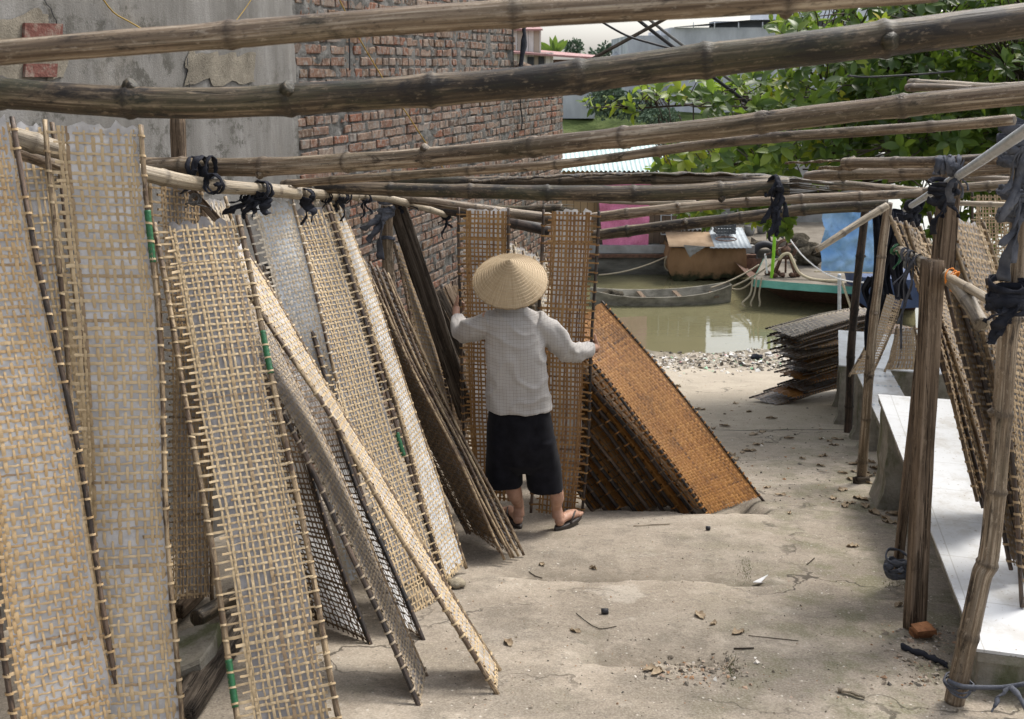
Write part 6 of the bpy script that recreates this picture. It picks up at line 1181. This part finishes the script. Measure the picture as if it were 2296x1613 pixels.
spots = [(1432, 1492, .10), (1462, 1508, .08), (1570, 1385, .09), (1655, 1422, .07), (1290, 1418, .05), (1140, 1446, .08), (1912, 1226, .08), (1600, 1402, .05), (1960, 1052, .10), (1935, 1045, .09), (1922, 1058, .1), (1948, 1068, .1), (1905, 1075, .09), (1950, 1040, .11), (1938, 1060, .1), (1965, 1065, .1), (1915, 1043, .11), (1945, 1082, .09), (1890, 1062, .08), (2008, 1155, .12), (1985, 1160, .1), (1960, 1150, .12), (1995, 1170, .1), (1940, 1135, .12), (1930, 1118, .13), (1890, 1098, .12), (1905, 1128, .08), (1868, 1118, .09), (1840, 1046, .08), (1845, 1026, .1), (1860, 990, .1), (1878, 985, .11), (1840, 985, .07), (1870, 1000, .09), (1770, 985, .10), (1640, 1020, .10), (1665, 1015, .08), (1650, 1030, .12), (1680, 1012, .12), (1700, 1000, .1), (1625, 1080, .12), (1660, 1084, .13), (1648, 1092, .1), (1710, 968, .12), (1690, 975, .14), (1720, 1095, .07), (1750, 1110, .08), (1770, 1152, .05), (1625, 955, .12), (1800, 1030, .06), (1540, 905, .14), (1570, 920, .12), (1680, 925, .1), (1730, 940, .12), (1600, 960, .1), (1520, 868, .13), (1650, 905, .12), (1895, 1135, .1), (1975, 1120, .12), (2015, 1360, .06), (1215, 1262, .05), (1330, 1270, .05), (1475, 1515, .07)]
for k, (x, y, l) in enumerate(spots): dry_leaf(x, y, l, k)
wr_ = lambda nm, lb, cat, pts, r, mt: wire(nm, lb, cat, [G(x, y, r + .002) for x, y in pts], r, MT[mt])
wr_('twig', 'long bent twig lying in the middle of the ramp', 'twig', [(1292, 1378), (1315, 1398), (1345, 1412), (1382, 1408)], .0018, 'timberd'); wr_('twig', 'thin twig lying left of the long bent twig', 'twig', [(1186, 1274), (1200, 1282), (1216, 1286)], .0025, 'timberd'); wr_('twig', 'thin dark stick near the square timber post', 'twig', [(1678, 1428), (1725, 1434), (1790, 1440)], .0018, 'timberd'); wr_('twig', 'short twig on the right side of the ramp', 'twig', [(1809, 1268), (1826, 1254)], .0025, 'timberd'); wr_('twig', 'stick beside the pebble hollow', 'twig', [(1630, 1500), (1646, 1478)], .0035, 'bamlite'); wr_('twig', 'straight straw near the flip flop', 'twig', [(1420, 1183), (1502, 1178)], .003, 'bamlite'); wr_('twig', 'dark stick at the edge of the pebble hollow', 'twig', [(1645, 1459), (1690, 1458)], .0035, 'timberd')
for k, (x0, y0, x1, y1) in enumerate(((1348, 1379, 1364, 1379), (1583, 1190, 1592, 1191))): wr_('rubber_stub', ('short black rubber stub in the middle of the ramp', 'short black rubber stub farther up near the amber stack')[k], 'stub', [(x0, y0), (x1, y1)], .012, 'cable')
mb = MB(); P = [G(1688, 1303, .012), G(1722, 1300, .03), G(1706, 1306, .012), G(1718, 1315, .02), G(1702, 1313, .012)]; mb.add(P + [p + [0, 0, .003] for p in P], [[0, 1, 2], [0, 2, 3, 4], [7, 6, 5], [9, 8, 7, 5]]); tag(mb.build('paper_scrap', MT['white'], smooth=False), 'torn white paper scrap lying on the ramp', 'paper scrap')
MT['brickfrag'] = mat_simple('orange_brick', (.20, .085, .04), (.36, .17, .08), 40, .95, .8, .01, 80)
mb = MB(); c = G(2063, 1428)
for k in range(3): R = np.array([[.97, -.2, 0], [.2, .97, 0], [0, 0, 1]]); box(mb, c + [0, -.012 * k, .012 + .022 * k], .085, .05, .02, R, 0, 0, .006)
tag(mb.build('brick_fragment', MT['brickfrag'], smooth=False), 'ribbed orange brick fragment beside the square timber post', 'brick')
mb = MB(); P = spline([G(2020, 1458, .012), G(2060, 1472, .014), G(2100, 1490, .016), G(2125, 1505, .02)], .012); ribbon(mb, P, np.stack([np.array([.004, .012, .004]) * (1 + .4 * fb(i, 0, 0, .6)) for i in range(len(P))]), .004); tag(mb.build('rag_strip', MT['rag']), 'twisted black rag strip lying on the ground by the right front post', 'rag')
mb = MB(); c = G(1022, 1316, .02); blob(mb, c, (.05, .035, .022), 4, 8, 12, .6); tag(mb.build('rope_coil', MT['rope']), 'small coil of pale rope at the foot of the slim white tray', 'rope')
mb = MB(); P = spline([G(1878, 1553, .01), G(1905, 1560, .014), G(1938, 1570, .01)], .01); ribbon(mb, P, np.repeat([[.003, .009, 0]], len(P), 0), .003); tag(mb.build('bamboo_sliver', MT['bamlite']), 'pale bamboo sliver at the bottom of the picture', 'sliver')
t = NT('mixed_gravel'); MT['gravel'] = t.fin(t.ramp(t.attr('rnd'), [(0, (.06, .055, .05)), (.3, (.24, .2, .15)), (.6, (.36, .31, .25)), (.8, (.30, .17, .09)), (1, (.66, .63, .57))]), .9)
def scatter(n, fx, smin, smax, flat=.6, name='gravel', label='small stones and grit on the ramp', mt='gravel'):
    mb = MB(); rg = np.random.default_rng(n)
    for k in range(n):
        x, y = fx(rg); p = gp(x, y); 
        if p[1] < 0 or p[1] > 18: continue
        s_ = rg.uniform(smin, smax) ** 1.0 * (1 if rg.random() < .85 else 1.8); p = np.array([p[0], p[1], ground_z(p[0], p[1]) + s_ * flat * .4]); d = rg.normal(0, 1, (6, 3)) * .25
        V = np.array([[1, 0, 0], [0, 1, 0], [-1, 0, 0], [0, -1, 0], [0, 0, flat], [0, 0, -flat]]) + d; a = rg.uniform(0, 6.28); ca, sa = math.cos(a), math.sin(a); V = V @ np.array([[ca, -sa, 0], [sa, ca, 0], [0, 0, 1]]); mb.add(p + V * s_, [[0, 1, 4], [1, 2, 4], [2, 3, 4], [3, 0, 4], [1, 0, 5], [2, 1, 5], [3, 2, 5], [0, 3, 5]], float(rg.random()))
    return tag(mb.build(name, MT[mt], smooth=False), label, None, None, 'stuff')
scatter(1500, lambda g: (g.uniform(1000, 2250), 1140 + 480 * g.random() ** .8), .0012, .0042)
scatter(420, lambda g: (g.normal(1560, 75), g.normal(1500, 20)), .002, .009, .6, 'pebbles', 'pebbles collected in the hollow of the ramp')
scatter(320, lambda g: (g.normal(2080, 50), g.uniform(1400, 1540)), .002, .009, .6, 'pebbles', 'pebbles between the square post and the bamboo post')
scatter(700, lambda g: (g.uniform(1450, 1900), g.uniform(840, 1140)), .003, .010, .4, 'grit', 'leaf bits and grit farther down the ramp')
t = NT('shore_rubbish'); MT['trash'] = t.fin(t.ramp(t.attr('rnd'), [(0, (.03, .03, .03)), (.35, (.18, .15, .11)), (.6, (.36, .31, .25)), (.78, (.55, .52, .47)), (.93, (.72, .7, .68)), (.97, (.2, .45, .25)), (1, (.6, .25, .3))]), .85)
scatter(2600, lambda g: (g.uniform(1380, 2000), g.normal(808, 13)), .008, .034, .5, 'shore_debris', 'litter and stones strewn along the muddy shore', 'trash')
mb = MB(); blob(mb, G(1696, 808, .05), (.10, .07, .05), 3, 8, 10, .7); tag(mb.build('shoe', MT['rag']), 'crumpled black thing like an old shoe lying on the muddy shore', 'rubbish')
t = NT('moss_blades'); mg = t.fin(t.ramp(t.attr('rnd'), [(0, (.06, .075, .03)), (1, (.17, .17, .08))]), .95); mb = MB(); rg = np.random.default_rng(3)
for (cx, cy, sx, sy, n) in ((1640, 1500, 8, 16, 160), (1672, 1275, 8, 14, 130), (2010, 1310, 14, 8, 80)):
    for k in range(n):
        p = G(rg.normal(cx, sx), rg.normal(cy, sy)); d = np.array([rg.normal(0, .5), rg.normal(0, .5), 1.0]); d /= np.linalg.norm(d); l = rg.uniform(.006, .02); s_ = np.array([.0012, 0, 0]); mb.add([p - s_, p + s_, p + d * l], [[0, 1, 2]], float(rg.random()))
tag(mb.build('moss', mg, smooth=False), 'short mossy grass growing in the ramp cracks', None, None, 'stuff')
